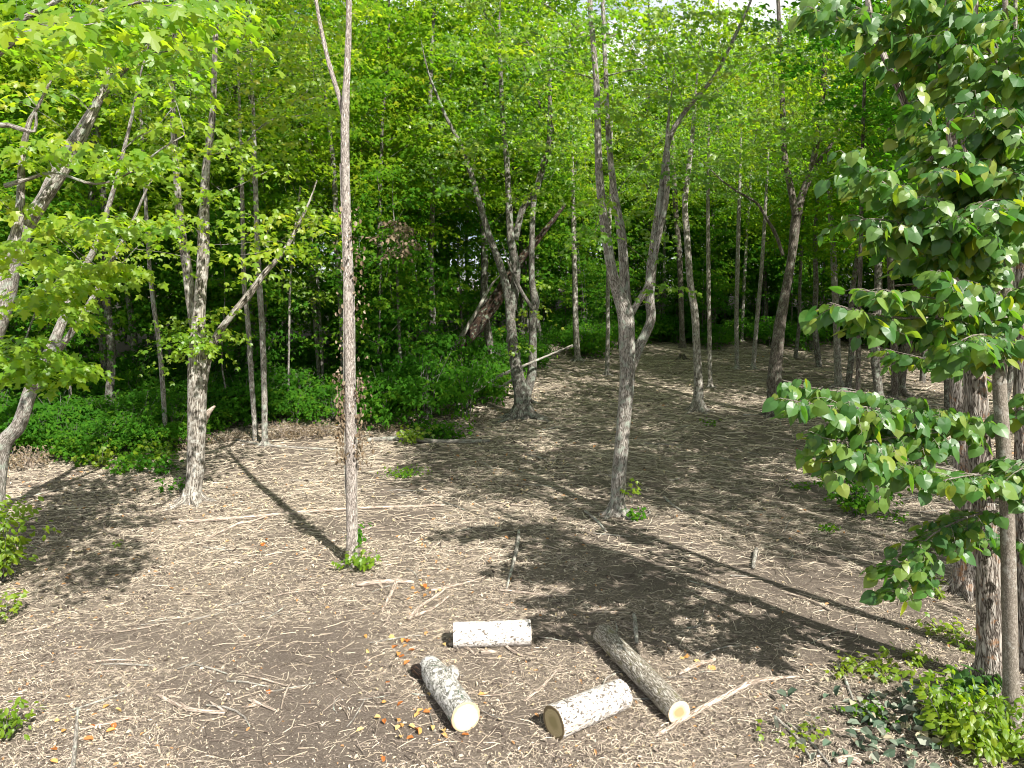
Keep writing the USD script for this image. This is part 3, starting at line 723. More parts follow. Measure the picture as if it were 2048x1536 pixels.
slim([(1506, 738, 11), (1514, 640, 10), (1523, 540, 9), (1530, 430, 8)], 'right one of a pair of slim trunks, leaning, left of the dark forked tree', seed=36)
slim([(1483, 700, 8), (1487, 600, 8), (1492, 500, 8), (1500, 380, 7)], 'far thin trunk between the pair of slim trunks at the clearing back', seed=37, Y0=42)
st = [stem_px([(1545, 832, 24), (1548, 770, 28), (1551, 730, 26), (1560, 650, 22), (1572, 580, 18), (1584, 510, 17), (1592, 440, 19), (1606, 385, 14), (1622, 340, 13), (1636, 270, 12), (1646, 180, 11), (1652, 60, 9)], top=(11.5, .03)),
      stem_px([(1592, 430, 15), (1580, 370, 13), (1568, 300, 12), (1566, 230, 11), (1560, 100, 9), (1555, -40, 7)], Y0=24.0),
      stem_px([(1614, 372, 10), (1640, 320, 9), (1662, 290, 8), (1690, 240, 7), (1740, 170, 5)], Y0=24.2),
      stem_px([(1566, 510, 6), (1552, 470, 7), (1535, 440, 6), (1512, 405, 5), (1470, 380, 4)], Y0=23.8)]
tp = crown_px(R0, [(1600, 230, 24, 150, 100), (1520, 180, 24, 90, 80), (1690, 180, 24, 90, 80), (1480, 330, 23, 70, 40), (1620, 60, 24, 170, 60)], 90)
make_tree('maple_tree', 'dark barked tree forking into a wide V above the right of the clearing', 'tree', st, M['bark_shaded'], tp, seed=8, sides=16, step=.12, ridges=.008, rough=.1, skel_from=6.5, n=46, R=.7, size=.14)
slim([(1677, 775, 18), (1675, 720, 16), (1672, 640, 15), (1668, 540, 14), (1660, 400, 12)], 'grey trunk behind the low linden bough at the back of the clearing', seed=40, tipn=45)
slim([(1797, 790, 26), (1806, 720, 22), (1822, 650, 20), (1834, 560, 18), (1850, 430, 15)], 'thick dark trunk leaning right at the back, seen between the linden boughs', seed=41, bark='bark_shaded', tipn=60, n=60)
slim([(1876, 757, 11), (1873, 700, 10), (1870, 620, 10), (1866, 500, 9)], 'thin dark far trunk left of the rusty barked tree', seed=42, bark='bark_shaded', tipn=30)
slim([(1716, 1008, 15), (1716, 930, 14), (1714, 850, 12), (1716, 760, 11), (1718, 640, 10), (1722, 480, 9), (1725, 300, 8)], 'slim dark young tree with a green leafy foot, half hidden by the linden bough', seed=43, bark='bark_shaded', tipn=46, h=11, spread=2.2)
make_tree('maple_tree', 'leafy maple crown filling the space behind the linden boughs at upper right', 'tree', [stem_px([(1790, 870, 14), (1788, 700, 13), (1780, 500, 12), (1785, 250, 10), (1780, 0, 8)], Y0=19.0, top=(12, .03))], M['bark_shaded'],
          np.vstack([crown_px(R0, [(1850, 330, 16, 150, 260), (1980, 300, 14, 90, 260), (1760, 120, 17, 130, 130), (1900, 600, 16, 130, 60)], 150), blob(R0, (9.5, 18, 10.5), (3, 3, 2), 50)]), leaf=M['understory_leaf'], seed=45, sides=10, step=.2, R=.6, n=50, size=.14, tm=L_MAPLE8, skel_from=4.8)
slim([(2036, 800, 18), (2035, 720, 15), (2030, 620, 14), (2025, 450, 12)], 'pale mottled trunk behind the linden at the right edge', seed=44, bark='bark_old', Y0=15, tipn=50)
# right foreground trees
rg = np.random.default_rng(8)
st = [stem_px([(1930, 1185, 46), (1929, 1100, 36), (1928, 1020, 31), (1921, 900, 28), (1914, 760, 27), (1910, 640, 25), (1906, 480, 22), (1904, 320, 20), (1902, 140, 18), (1898, -20, 16)], top=(13, .04))]
b = st[0][0][-1]
make_tree('oak_tree', 'rough barked trunk with rusty orange patches, behind the thick trunk at right', 'tree', st, M['bark_oak'], np.vstack([blob(rg, b + [.2, .6, -1.2], (3.0, 3.0, 2.6), 120), crown_px(rg, [(1880, 90, 11.5, 130, 100), (1980, 250, 11.5, 70, 150), (1850, 330, 12.5, 120, 100)], 50)]),
          leaf=M['understory_leaf'], seed=9, sides=22, step=.08, ridges=.012, rough=.08, skel_from=6.0, n=50, R=.55, size=.12)
st = [stem_px([(1984, 1378, 60), (1982, 1290, 50), (1978, 1180, 45), (1968, 1040, 42), (1958, 900, 43), (1950, 760, 40), (1940, 640, 36), (1925, 520, 30), (1885, 370, 18), (1830, 255, 14), (1792, 165, 12), (1760, 95, 11), (1738, 15, 10)], top=(11.5, .03)),
      stem_px([(1930, 560, 30), (1928, 430, 26), (1935, 280, 22), (1945, 100, 18), (1950, -60, 15)], Y0=8.9, top=(12.5, .03))]
make_tree('oak_tree', 'thickest dark furrowed trunk in the right foreground beside the smooth linden stem', 'tree', st, M['bark_oak'], np.vstack([blob(rg, (10.4, 8.4, 11.6), (2.3, 2.4, 1.8), 44)]), leaf=M['understory_leaf'], seed=10, sides=24, step=.08, ridges=.012, rough=.06, skel_from=6.8, n=50, R=.55, size=.12)
st = [stem_px([(2062, 1345, 46), (2055, 1200, 38), (2050, 1040, 34), (2046, 900, 30), (2046, 700, 28), (2050, 400, 24)], top=(12, .03))]
make_tree('oak_tree', 'rough grey trunk cut by the right edge behind the smooth linden stem', 'tree', st, M['bark_oak'], blob(rg, st[0][0][-1] + [.8, .2, -1.2], (2.8, 3, 2.4), 90), leaf=M['understory_leaf'], seed=11, sides=20, step=.1, ridges=.01, skel_from=6.5, n=50, R=.55, size=.12)

# the linden with the big heart shaped leaves
def linden(path, base, rng):
    B = [  # boughs as (px, py, depth) lines and how many side twigs per metre
        [(2008, 880, 8.0), (1920, 852, 7.5), (1830, 832, 7.1), (1740, 815, 6.8), (1640, 810, 6.5), (1560, 796, 6.3)],
        [(1900, 850, 7.4), (1800, 872, 7.0), (1710, 885, 6.7), (1630, 872, 6.5)],
        [(1850, 838, 7.6), (1770, 850, 7.4), (1700, 850, 7.2), (1650, 850, 7.0)],
        [(2015, 1000, 8.1), (1950, 955, 7.6), (1880, 935, 7.2), (1815, 925, 6.9), (1775, 930, 6.7)],
        [(2010, 985, 7.9), (1985, 960, 7.2), (1950, 950, 6.8), (1890, 960, 6.6)],
        [(2016, 1020, 8.0), (1950, 1030, 7.7), (1880, 1060, 7.5), (1830, 1100, 7.4), (1785, 1150, 7.3)],
        [(2012, 930, 8.0), (2040, 920, 7.2), (2060, 940, 6.8)],
        [(2004, 720, 8.1), (1920, 662, 7.5), (1830, 640, 7.1), (1740, 628, 6.8), (1660, 605, 6.5)],
        [(2002, 690, 8.1), (1950, 640, 7.4), (1880, 600, 7.0), (1800, 590, 6.8), (1720, 580, 6.6)],
        [(2000, 700, 8.0), (1985, 675, 7.2), (1950, 670, 6.8), (1905, 690, 6.6)],
        [(2015, 600, 8.1), (1930, 520, 7.6), (1850, 470, 7.3), (1770, 440, 7.0), (1700, 440, 6.8)],
        [(2012, 560, 8.1), (1920, 470, 7.5), (1830, 410, 7.1), (1740, 345, 6.8), (1680, 300, 6.6)],
        [(2016, 470, 8.1), (1960, 390, 7.5), (1905, 320, 7.2), (1860, 240, 7.0), (1838, 175, 6.9)],
        [(2012, 520, 8.0), (1960, 470, 7.2), (1920, 440, 6.9), (1880, 400, 6.7)],
        [(2018, 400, 8.1), (1980, 310, 7.4), (1960, 250, 7.1), (1950, 180, 6.9)],
        [(2016, 250, 8.1), (1900, 150, 7.8), (1790, 70, 7.5), (1700, 45, 7.3), (1620, 15, 7.1)],
        [(2014, 300, 8.1), (1930, 230, 8.3), (1820, 160, 8.5), (1730, 110, 8.6)],
        [(2018, 330, 8.1), (2040, 250, 7.4), (2060, 150, 7.0)],
        [(2014, 620, 8.2), (1960, 560, 8.8), (1880, 540, 9.2), (1800, 520, 9.4)],
        [(2014, 480, 8.2), (1950, 430, 9.0), (1870, 380, 9.6), (1780, 370, 9.8)],
        [(2010, 640, 8.1), (2040, 600, 7.6), (2070, 560, 7.4)],
        [(2010, 780, 8.2), (1940, 740, 8.6), (1860, 720, 9.0), (1780, 700, 9.2)],
        [(2010, 700, 8.1), (2035, 690, 7.2), (2065, 700, 6.9)],
        [(2016, 160, 8.1), (1960, 80, 7.6), (1880, 20, 7.4), (1800, -20, 7.2)],
        [(2020, 850, 8.1), (2045, 800, 7.8), (2080, 780, 7.6)],
        [(2020, 1090, 8.1), (2040, 1080, 7.7), (2070, 1120, 7.5)]]
    more = []
    for bi, ln in enumerate(B):
        if bi in (3, 4, 7, 9, 13, 16, 17, 18, 19, 20, 21, 22, 24, 25):
            continue
        dx, dy, dz = rng.uniform(-25, 25), rng.choice([-1, 1, 1]) * rng.uniform(28, 62), rng.uniform(-.3, .45)
        more.append([ln[0]] + [(p[0] + dx * t + 14 * t, p[1] + dy * t, p[2] + dz * t) for p, t in zip(ln[1:], np.linspace(.5, 1, len(ln) - 1))])
    B = B + more + [[(2016, 330, 8.1), (1960, 320, 7.4), (1900, 330, 7.0), (1850, 350, 6.8)], [(2016, 420, 8.1), (1985, 400, 7.2), (1950, 420, 6.8)], [(2012, 620, 8.1), (1960, 600, 7.3), (1910, 560, 6.9), (1860, 540, 6.7)],
                    [(2016, 230, 8.1), (1980, 160, 7.4), (1930, 110, 7.1), (1890, 60, 6.9)], [(2016, 350, 8.1), (2000, 300, 7.2), (1985, 230, 6.9)], [(2016, 520, 8.1), (2020, 480, 7.3), (2040, 430, 6.9)], [(2014, 200, 8.1), (2020, 120, 7.3), (2030, 40, 7.0)]]
    wood = MB()
    LP, LY, LPi, LR, LS = [], [], [], [], []
    for bi, line in enumerate(B):
        P = np.array([at(*p) for p in line])
        n = len(P)
        Q, rr = smoothline(P, np.linspace(.016 if bi not in (0, 3, 7, 15) else .021, .003, n), .04)
        wood.add(*tube(Q, rr, 6)[:2])
        L = np.linalg.norm(np.diff(Q, axis=0), axis=1)
        s = np.concatenate([[0], np.cumsum(L)])
        tw = [(Q[int(len(Q) * .3):], None)]
        for t in np.arange(s[-1] * .18, s[-1] * .97, .085):
            i = int(np.searchsorted(s, t)); i = min(i, len(Q) - 2)
            d = Q[i + 1] - Q[i]; d /= np.linalg.norm(d)
            side = np.cross(d, [0, 0, 1.0]); side /= np.linalg.norm(side) + 1e-9
            frac = t / s[-1]
            ln = rng.uniform(.18, .5) * (1.15 - .55 * frac)
            dirv = d * rng.uniform(.3, .9) + side * rng.choice([-1, 1]) * rng.uniform(.4, 1.0) + np.array([0, 0, rng.normal(.12, .28)])
            dirv /= np.linalg.norm(dirv)
            u = np.linspace(0, 1, 6)[:, None]
            T = Q[i] + dirv * ln * u + np.array([0, 0, -.38]) * ln * u ** 2
            wood.add(*tube(T, np.linspace(.0045, .0018, 6), 3)[:2])
            tw.append((T, ln))
        for T, ln in tw:
            ss = np.concatenate([[0], np.cumsum(np.linalg.norm(np.diff(T, axis=0), axis=1))])
            for kk, t in enumerate(np.arange(ss[-1] * .15, ss[-1] + .02, .052)):
                p = np.array([np.interp(t, ss, T[:, c]) for c in range(3)])
                p2 = np.array([np.interp(t + .03, ss, T[:, c]) for c in range(3)])
                p1 = np.array([np.interp(t - .03, ss, T[:, c]) for c in range(3)])
                h = math.atan2(-(p2 - p1)[0], (p2 - p1)[1])
                yw = h + (1 if kk % 2 else -1) * rng.uniform(.5, 1.3) + rng.normal(0, .25)
                pet = .045
                pp = p + np.array([-math.sin(yw), math.cos(yw), -.35]) * pet
                wood.add(*tube(np.array([p, pp]), [.0016, .0012], 3)[:2])
                LP.append(pp); LY.append(yw); LPi.append(rng.normal(-.75, .32)); LR.append(rng.normal(0, .45)); LS.append(rng.uniform(.07, .17) * (1 if ln else .9))
    N = len(LP)
    wood.build(partname(path, 'twigs'), M['bark_linden'], base)
    leaf_parts(path, base, M['linden_leaf'], L_HEART, tilt=.15, items=(np.array(LP), np.array(LY), np.array(LPi), np.array(LR), np.array(LS), rng.uniform(0, 1, N)))


st = [stem_px([(2024, 1440, 31), (2021, 1330, 28), (2018, 1180, 27), (2014, 1020, 26), (2006, 880, 26), (1999, 760, 25), (2004, 660, 22), (2014, 560, 19), (2018, 420, 16), (2016, 250, 13), (2012, 80, 11), (2010, -60, 9)], top=(10, .02)),
      stem_px([(2000, 730, 15), (1984, 660, 13), (1966, 600, 12), (1958, 520, 11), (1950, 440, 8)], Y0=8.3)]
make_tree('linden_tree', 'young linden with smooth stem and large heart shaped leaves on long boughs at right', 'tree', st, M['bark_linden'], None, seed=12, sides=18, step=.08, rough=.03, ridges=.002, extra=linden)

make_tree('withered_sapling', 'young tree with brown dead leaves standing among green ones left of the rotten trunk', 'tree', [stem_px([(800, 720, 7), (796, 600, 6), (792, 500, 5), (788, 440, 3)], Y0=25.2)], M['bark_far'],
          crown_px(np.random.default_rng(6), [(790, 480, 25.0, 34, 46)], 26), leaf=M['dry_leaf'], tm=L_CURL, seed=61, sides=6, step=.3, n=26, R=.38, size=.12)

# dead leaning trunk behind the thicket and the bare fallen branches leaning on the old maple
P, r = stem_px([(868, 752, 30), (905, 706, 40), (950, 655, 42), (995, 595, 34), (1025, 540, 24), (1075, 480, 16), (1130, 410, 9)], Y0=30.5, ws=.75)
Q, rr = smoothline(P, r, .12)
path = thing('fallen_tree', P[0], 'dark rotten broken trunk leaning up to the right behind the leafy thicket', 'dead tree')
MB().add(*tube(Q, rr, 14, .28, 5, .03, cap=True)).build(partname(path, 'trunk'), M['rotten'], P[0], smooth=True)
P2, r2 = stem_px([(905, 700, 20), (940, 645, 14), (980, 575, 8), (1000, 550, 3)], Y0=30.0, ws=.6)
MB().add(*tube(*smoothline(P2, r2, .1), 8, .2, 6, cap=True)).build(partname(path, 'loose_slab'), M['stick_grey'], P[0], smooth=True)

# withered vine on the pole tree
rng = np.random.default_rng(31)
T0, T0r = smoothline(PX0[0][0], PX0[0][1], .05)
path = thing('withered_vine', T0[0], 'brown withered climbing vine hanging on the pole tree trunk', 'vine')
vl, LP = MB(), []
for sgn in (-1, 1):
    zz = np.linspace(.5 if sgn > 0 else 1.3, 6.8, 90)
    c = np.column_stack([np.interp(zz, T0[:, 2], T0[:, k]) for k in range(3)])
    rr = np.interp(zz, T0[:, 2], T0r)
    ang = (0.15 if sgn > 0 else PI - .3) + .5 * np.sin(zz * 1.1 + sgn)
    c = c + np.column_stack([np.cos(ang), -np.abs(np.sin(ang)) * .6, 0 * ang]) * (rr + .012)[:, None]
    vl.add(*tube(c, .009, 5)[:2])
    for t in np.where((zz > 1.9) & (zz < 6.3))[0]:
        dens = 2.2 if zz[t] < 3.3 else (.42 if sgn > 0 else .12)
        for _ in range(rng.poisson(4.6 * dens * max(0, .25 + 2.2 * (float(meshkit.noise(np.array([zz[t] * 2.1, sgn * 3.0, .5]), 4)) - .25)))):
            a = (rng.normal(0.1, .7) if sgn > 0 else rng.normal(PI, .7))
            o = np.array([math.cos(a), -abs(math.sin(a)), 0]) * (.03 + .25 * rng.uniform(0, 1) ** 1.8) * (1 if sgn > 0 else .6)
            LP.append(c[t] + o + [0, 0, rng.normal(0, .08)])
vl.build(partname(path, 'stem'), M['stick_grey'], T0[0])
LP = np.array(LP); N = len(LP)
tag(MB().add(*place(L_CURL, LP, rng.uniform(0, 6.3, N), rng.normal(-1.15, .45, N), rng.normal(0, .8, N), rng.uniform(.04, .10, N), rng.uniform(0, 1, N))).build(partname(path, 'withered_leaves'), M['dry_leaf'], T0[0], lp=False), kind='stuff')

# ------------------------------------------------------------------ instanced forest: one of each kind, then copies
def proto_tree(rng, name, label, group, h, r, z0, spread, ntips, R, n, size, tm, leaf, bark, wob=.35, ratio=1.0):
    zz = np.linspace(0, h, 9)
    wx, wy = np.cumsum(rng.normal(0, wob / 3, 9)), np.cumsum(rng.normal(0, wob / 3, 9))
    wx[0] = wy[0] = 0
    P = np.column_stack([wx, wy, zz]); rr = r * (1 - .8 * (zz / h) ** 1.1)
    c = np.array([wx[-3], wy[-3], (z0 + h) / 2 + .3])
    tips = blob(rng, c, (spread, spread, (h - z0) / 2), ntips, .25)
    tips[:, 2] = np.maximum(tips[:, 2], z0)
    P0 = P.copy()
    return dict(name=name, P=P0, r=rr, tips=tips, z0=z0, R=R, n=n, size=size, tm=tm, leaf=leaf, bark=bark)


def build_proto(d, rng, path):
    Q, rr = smoothline(np.vstack([[0, 0, -.4], d['P']]), np.concatenate([[d['r'][0] * 1.3], d['r']]), .35)
    MB().add(*tube(Q, rr, 9, .08, int(rng.integers(99)))).build(path + '/trunk', d['bark'], smooth=True)
    grow(rng, Q[Q[:, 2] > d['z0'] * .75], d['tips'], .0055, .004).build(path + '/branches', d['bark'], smooth=True)
    lv = place(d['tm'], *spray_leaves(rng, d['tips'], rng.uniform(.7, 1.3, len(d['tips'])) * d['R'], d['n'], d['size'], d['tm']), tilt=.5)
    tag(MB().add(*lv).build(path + '/crown', d['leaf'], lp=False), kind='stuff')


class_root = stage.CreateClassPrim('/World/kinds')
PROTO = {}


def kind_of(key, d, rng):
    path = '/World/kinds/' + key
    UsdGeom.Xform.Define(stage, path)
    build_proto(d, rng, path)
    PROTO[key] = path


def copy(key, name, x, y, rz, s, label, cat, group, sink=0.0):
    path = '/World/' + numbered(name)
    xf = UsdGeom.Xform.Define(stage, path)
    xf.AddTranslateOp().Set(Gf.Vec3d(float(x), float(y), float(zt(x, y)) - sink))
    xf.AddRotateZOp().Set(float(rz))
    xf.AddScaleOp().Set(Gf.Vec3f(*([float(s)] * 3) if np.ndim(s) == 0 else [float(k) for k in s]))
    p = xf.GetPrim()
    p.GetReferences().AddInternalReference(PROTO[key])
    p.SetInstanceable(True)
    tag(p, label, cat, group)


rg = np.random.default_rng(100)
for k in range(6):
    kind_of('maple_kind_%d' % k, proto_tree(rg, 'maple', '', '', rg.uniform(16.0, 19.5), rg.uniform(.11, .17), rg.uniform(4.2, 6.0), rg.uniform(2.4, 3.1), 140, .8, 52, .19, L_MAPLE4, M['maple_leaf_far'], M['bark_far']), rg)
for k in range(4):
    kind_of('sapling_kind_%d' % k, proto_tree(rg, 'sapling', '', '', rg.uniform(4.5, 7.5), rg.uniform(.025, .04), rg.uniform(.9, 1.6), rg.uniform(1.1, 1.7), 50, .55, 40, .165, L_MAPLE4, M['understory_leaf'], M['bark_far'], .25), rg)


for k in range(3):
    kind_of('edge_kind_%d' % k, proto_tree(rg, 'edge', '', '', rg.uniform(8, 10.5), rg.uniform(.05, .07), rg.uniform(1.2, 2.0), rg.uniform(1.9, 2.4), 105, .8, 46, .18, L_MAPLE4, M['understory_leaf'], M['bark_far'], .3), rg)  # darker leaf colour stands in for shade in the lower wood


def proto_shrub(key, rg, h, spread, nst, ntips, R, n, size, tm, leaf, bark):
    path = '/World/kinds/' + key
    UsdGeom.Xform.Define(stage, path)
    sk, mb = [], MB()
    for s in range(nst):
        a = rg.uniform(0, 6.3); o = rg.uniform(.1, .75) * spread
        P = np.array([[.12 * math.cos(a), .12 * math.sin(a), -.1], [.4 * o * math.cos(a), .4 * o * math.sin(a), h * .5], [o * math.cos(a), o * math.sin(a), h * rg.uniform(.7, 1)]])
        Q, rr = smoothline(P, [.012, .009, .004], .2)
        mb.add(*tube(Q, rr, 4)); sk.append(Q)
    tips = blob(rg, (0, 0, h * .55), (spread, spread, h * .5), ntips, .45)
    tips[:, 2] = np.maximum(tips[:, 2], .12)
    g = grow(rg, np.vstack(sk), tips, .003, .002)
    for v, f in zip(g.v, g.f):
        pass
    mb.build(path + '/stems', bark)
    g.build(path + '/branches', bark)
    tag(MB().add(*place(tm, *spray_leaves(rg, tips, rg.uniform(.7, 1.3, ntips) * R, n, size, tm, droop=.35), tilt=.4)).build(path + '/foliage', leaf, lp=False), kind='stuff')
    PROTO[key] = path


for k in range(3):
    proto_shrub('shrub_kind_%d' % k, rg, rg.uniform(1.3, 1.9), rg.uniform(.9, 1.2), 9, 60, .36, 22, .145, L_OVAL4 if k == 2 else L_MAPLE4, M['understory_leaf'], M['bark_far'])
proto_shrub('withered_kind_0', rg, .75, .85, 26, 34, .2, 13, .085, L_CURL, M['dry_leaf'], M['stick'])
proto_shrub('withered_kind_1', rg, .45, .95, 26, 34, .2, 12, .075, L_CURL, M['dry_leaf'], M['stick'])


def poisson(rng, n, dmin, sample, taken):
    out = []
    for _ in range(n * 25):
        if len(out) >= n:
            break
        p = sample(rng)
        if p is None:
            continue
        if all((p[0] - q[0]) ** 2 + (p[1] - q[1]) ** 2 > dmin * dmin for q in out) and all((p[0] - q[0]) ** 2 + (p[1] - q[1]) ** 2 > 1.1 for q in taken):
            out.append(p)
    return out


TAKEN = [tuple(p.GetAttribute('xformOp:translate').Get())[:2] for p in stage.GetPrimAtPath('/World').GetChildren() if 'tree' in p.GetName() and p.GetAttribute('xformOp:translate')]


def wood_spot(back, lo=1.0, hi=85, side=.84):
    def f(rng):
        y = rng.uniform(18, hi)
        x = rng.uniform(-side, side) * y
        return (x, y) if y > edge_y(x) + lo and y < edge_y(x) + back and not lane(x, y) else None
    return f


def lane(x, y):
    px = 1024 + F * x / y
    return 870 < px < 1140 and y < 31.5


MARKS = [(140, 'behind the crooked leaning maple'), (300, 'behind the slender pale trunk'), (420, 'behind the limbed maple'), (560, 'behind the two slim trunks'), (690, 'behind the pole tree'),
         (860, 'behind the thicket'), (980, 'behind the rotten leaning trunk'), (1100, 'behind the gnarled maple'), (1200, 'behind the mottled straight trunk'), (1320, 'behind the three stemmed maple'), (1440, 'behind the worn foot trunk'),
         (1530, 'behind the pair of slim trunks'), (1660, 'behind the dark forked tree'), (1800, 'behind the low linden bough'), (1920, 'behind the rusty trunk'), (9999, 'behind the linden stem')]


def where(x, y):
    px = 1024 + F * x / y
    a = next(m[1] for m in MARKS if px < m[0])
    d = y - edge_y(x)
    return ('at the wood edge ' if d < 7 else 'inside the wood ' if d < 18 else 'deep in the wood ') + a


rg = np.random.default_rng(55)
cn = poisson(rg, 190, 2.4, wood_spot(40), TAKEN)
for x, y in cn:
    w = where(x, y)
    copy('maple_kind_%d' % rg.integers(6), 'forest_maple', x, y, rg.uniform(-60, 60), rg.uniform(.85, 1.12), 'tall green maple ' + w, 'tree', 'maples ' + w)
def edge_spot(rng):
    x = rng.uniform(-24, 30); y = edge_y(x) + rng.uniform(.8, 9)
    return (x, y) if abs(x) < .82 * y and not (-1.5 < x < 8 and y < edge_y(x) + 3) and not lane(x, y) else None
ed = poisson(rg, 46, 1.9, edge_spot, TAKEN)
for x, y in ed:
    w = where(x, y)
    copy('edge_kind_%d' % rg.integers(3), 'young_maple', x, y, rg.uniform(-60, 60), rg.uniform(.8, 1.15), 'low leafy young maple ' + w, 'tree', 'young maples ' + w)
cn = cn + ed
def gap_spot(rng):
    px, y = rng.uniform(760, 1560), rng.uniform(27, 62)
    x = (px - 1024) / F * y
    return (x, y) if y > edge_y(x) + 1.5 and not lane(x, y) else None
gp = poisson(rg, 26, 2.2, gap_spot, TAKEN + cn)
for x, y in gp:
    w = where(x, y)
    copy('maple_kind_%d' % rg.integers(6), 'forest_maple', x, y, rg.uniform(-60, 60), rg.uniform(1.1, 1.25), 'tall green maple ' + w, 'tree', 'maples ' + w)
for px, y in ((1700, 28), (1752, 33), (1850, 30), (1905, 25), (1960, 29), (2005, 22), (1775, 24), (1640, 34), (1592, 36), (1910, 36)):
    copy('maple_kind_%d' % rg.integers(6), 'clearing_maple', (px - 1024) / F * y, y, rg.uniform(-60, 60), rg.uniform(.8, .95), 'maple trunk standing in the clearing behind the linden boughs', 'tree', 'maples in the clearing behind the linden')
cn = cn + gp
sp = poisson(rg, 160, 1.7, wood_spot(26, .6), TAKEN + cn)
for x, y in sp:
    w = where(x, y)
    copy('sapling_kind_%d' % rg.integers(4), 'maple_sapling', x, y, rg.uniform(-60, 60), rg.uniform(.7, 1.15), 'slender leafy maple sapling ' + w, 'sapling', 'saplings ' + w)
def shrub_spot(rng):
    x = rng.uniform(-22, 30); y = edge_y(x) + (rng.uniform(.3, 1) * rng.uniform(.5, 12) if x < 1 else rng.uniform(-1.5, 13))
    if x > 1 and rng.uniform() < .35:
        return None
    return (x, y) if abs(x) < .82 * y and not (lane(x, y) and y > 27) else None
for x, y in poisson(rg, 240, .85, shrub_spot, []):
    w = where(x, y)
    copy('shrub_kind_%d' % rg.integers(3), 'understory_shrub', x, y, rg.uniform(-60, 60), rg.uniform(.7, 1.15), 'low dark green bush ' + w, 'bush', 'bushes ' + w)
# the thicket in the centre and the withered brush along the wood edge
for k, (px, py, s) in enumerate(((770, 850, 1.15), (850, 850, 1.25), (930, 835, 1.2), (970, 800, 1.0), (800, 800, 1.3), (890, 790, 1.35), (740, 820, 1.1), (1000, 790, .8))):
    p = gpix(px, py)
    copy('shrub_kind_%d' % (k % 3), 'thicket_shrub', p[0], p[1], k * 47 % 120 - 60, (s, s, s * 1.15), 'dense green bush in the thicket between the pole tree and the gnarled maple', 'bush', 'bushes of the central thicket')
for k, (px, py, s) in enumerate(((150, 915, .7), (205, 918, .65), (250, 908, .8), (300, 905, .7), (345, 898, .75), (110, 905, .85), (225, 890, .95), (285, 885, .9), (170, 890, .9), (60, 900, .85), (350, 875, .8), (20, 915, .8), (420, 862, .7), (445, 850, .8), (590, 848, .7), (560, 835, .85), (660, 850, .75))):
    p = gpix(px, py)
    copy('shrub_kind_%d' % (k % 3), 'understory_shrub', p[0], p[1], k * 53 % 120 - 60, s, 'dark green bush along the wood edge left of the pole tree, foremost row', 'bush', 'foremost bushes left of the pole tree')
for k, (px, py, s) in enumerate(((60, 935, .75), (455, 885, .7), (565, 878, .75), (610, 875, .8), (650, 873, .65), (780, 862, .6), (375, 898, .55), (960, 845, .45))):
    p = gpix(px, py)
    side = 'left of the limbed maple' if px < 200 else 'between the limbed maple and the pole tree' if px < 700 else 'below the central thicket'
    copy('withered_kind_%d' % (k % 2), 'withered_brush', p[0], p[1], k * 73, s, 'brown withered brush at the wood edge ' + side, 'brush', 'withered brush ' + side)
# a few trees of the same wood that stand just beyond the right edge
for x, y, s in ((12.6, 5.0, .95), (16.5, 9.5, 1.05), (13.5, 16.0, .95), (20, 18, 1.0), (19, 25, 1.0), (24, 29, 1.0)):
    copy('maple_kind_%d' % rg.integers(6), 'forest_maple', x, y, rg.uniform(-60, 60), s, 'tall green maple beyond the right edge of the clearing', 'tree', 'maples beyond the right edge')

# ------------------------------------------------------------------ logs
def log(label, a, b, ra, rb, bark, cuts, prof=None, seed=0, extra=None):
    """a log between ground pixels a and b (its underside), radii in metres"""
    A, B = gpix(*a), gpix(*b)
    A[2] = zfine(A[0], A[1]) + ra * .93; B[2] = zfine(B[0], B[1]) + rb * .93
    base = (A + B) / 2; base[2] = float(zt(base[0], base[1]))
    path = thing('log', base, label, 'log')
    t = np.linspace(0, 1, 40)
    P = A + (B - A) * t[:, None]
    r = ra + (rb - ra) * t
    if prof is not None:
        r = r * np.interp(t, prof[0], prof[1])
    v, f, lp = tube(P, r, 36, .035, seed, .004)
    MB().add(v, f, lp).build(partname(path, 'bark'), bark, base, smooth=True)
    d = (B - A) / np.linalg.norm(B - A)
    for e, (s0, sg) in enumerate(((0, -1), (39, 1))):
        ring = v[s0 * 36:(s0 + 1) * 36]; c = ring.mean(0)
        rim = [c + d * sg * .004]
        rows, lps = [], []
        for fr in (1.0, .96, .55):
            off = d * sg * (-.004 if fr == 1.0 else .004)
            rows.append(c + (ring - c) * fr + off); lps.append(lp[s0 * 36:(s0 + 1) * 36] * [fr, fr, 0])
        vv = np.vstack(rows + [rim]); ll = np.vstack(lps + [[[0, 0, 0]]])
        k = np.arange(36); k1 = (k + 1) % 36
        ff = np.vstack([np.column_stack([k, k1, 36 + k1]), np.column_stack([k, 36 + k1, 36 + k]), np.column_stack([36 + k, 36 + k1, 72 + k1]), np.column_stack([36 + k, 72 + k1, 72 + k]), np.column_stack([72 + k, 72 + k1, np.full(36, 108)])])
        MB().add(vv, ff, ll).build(partname(path, 'cut_face'), cuts[e], base)
    if extra:
        extra(path, base, A, B)
    return path


log('short white barked log lying crosswise, farthest of the four logs', (907, 1291), (1061, 1287), .165, .165, M['log_aspen'], (M['cut_shaded'], M['cut_shaded']), seed=1)


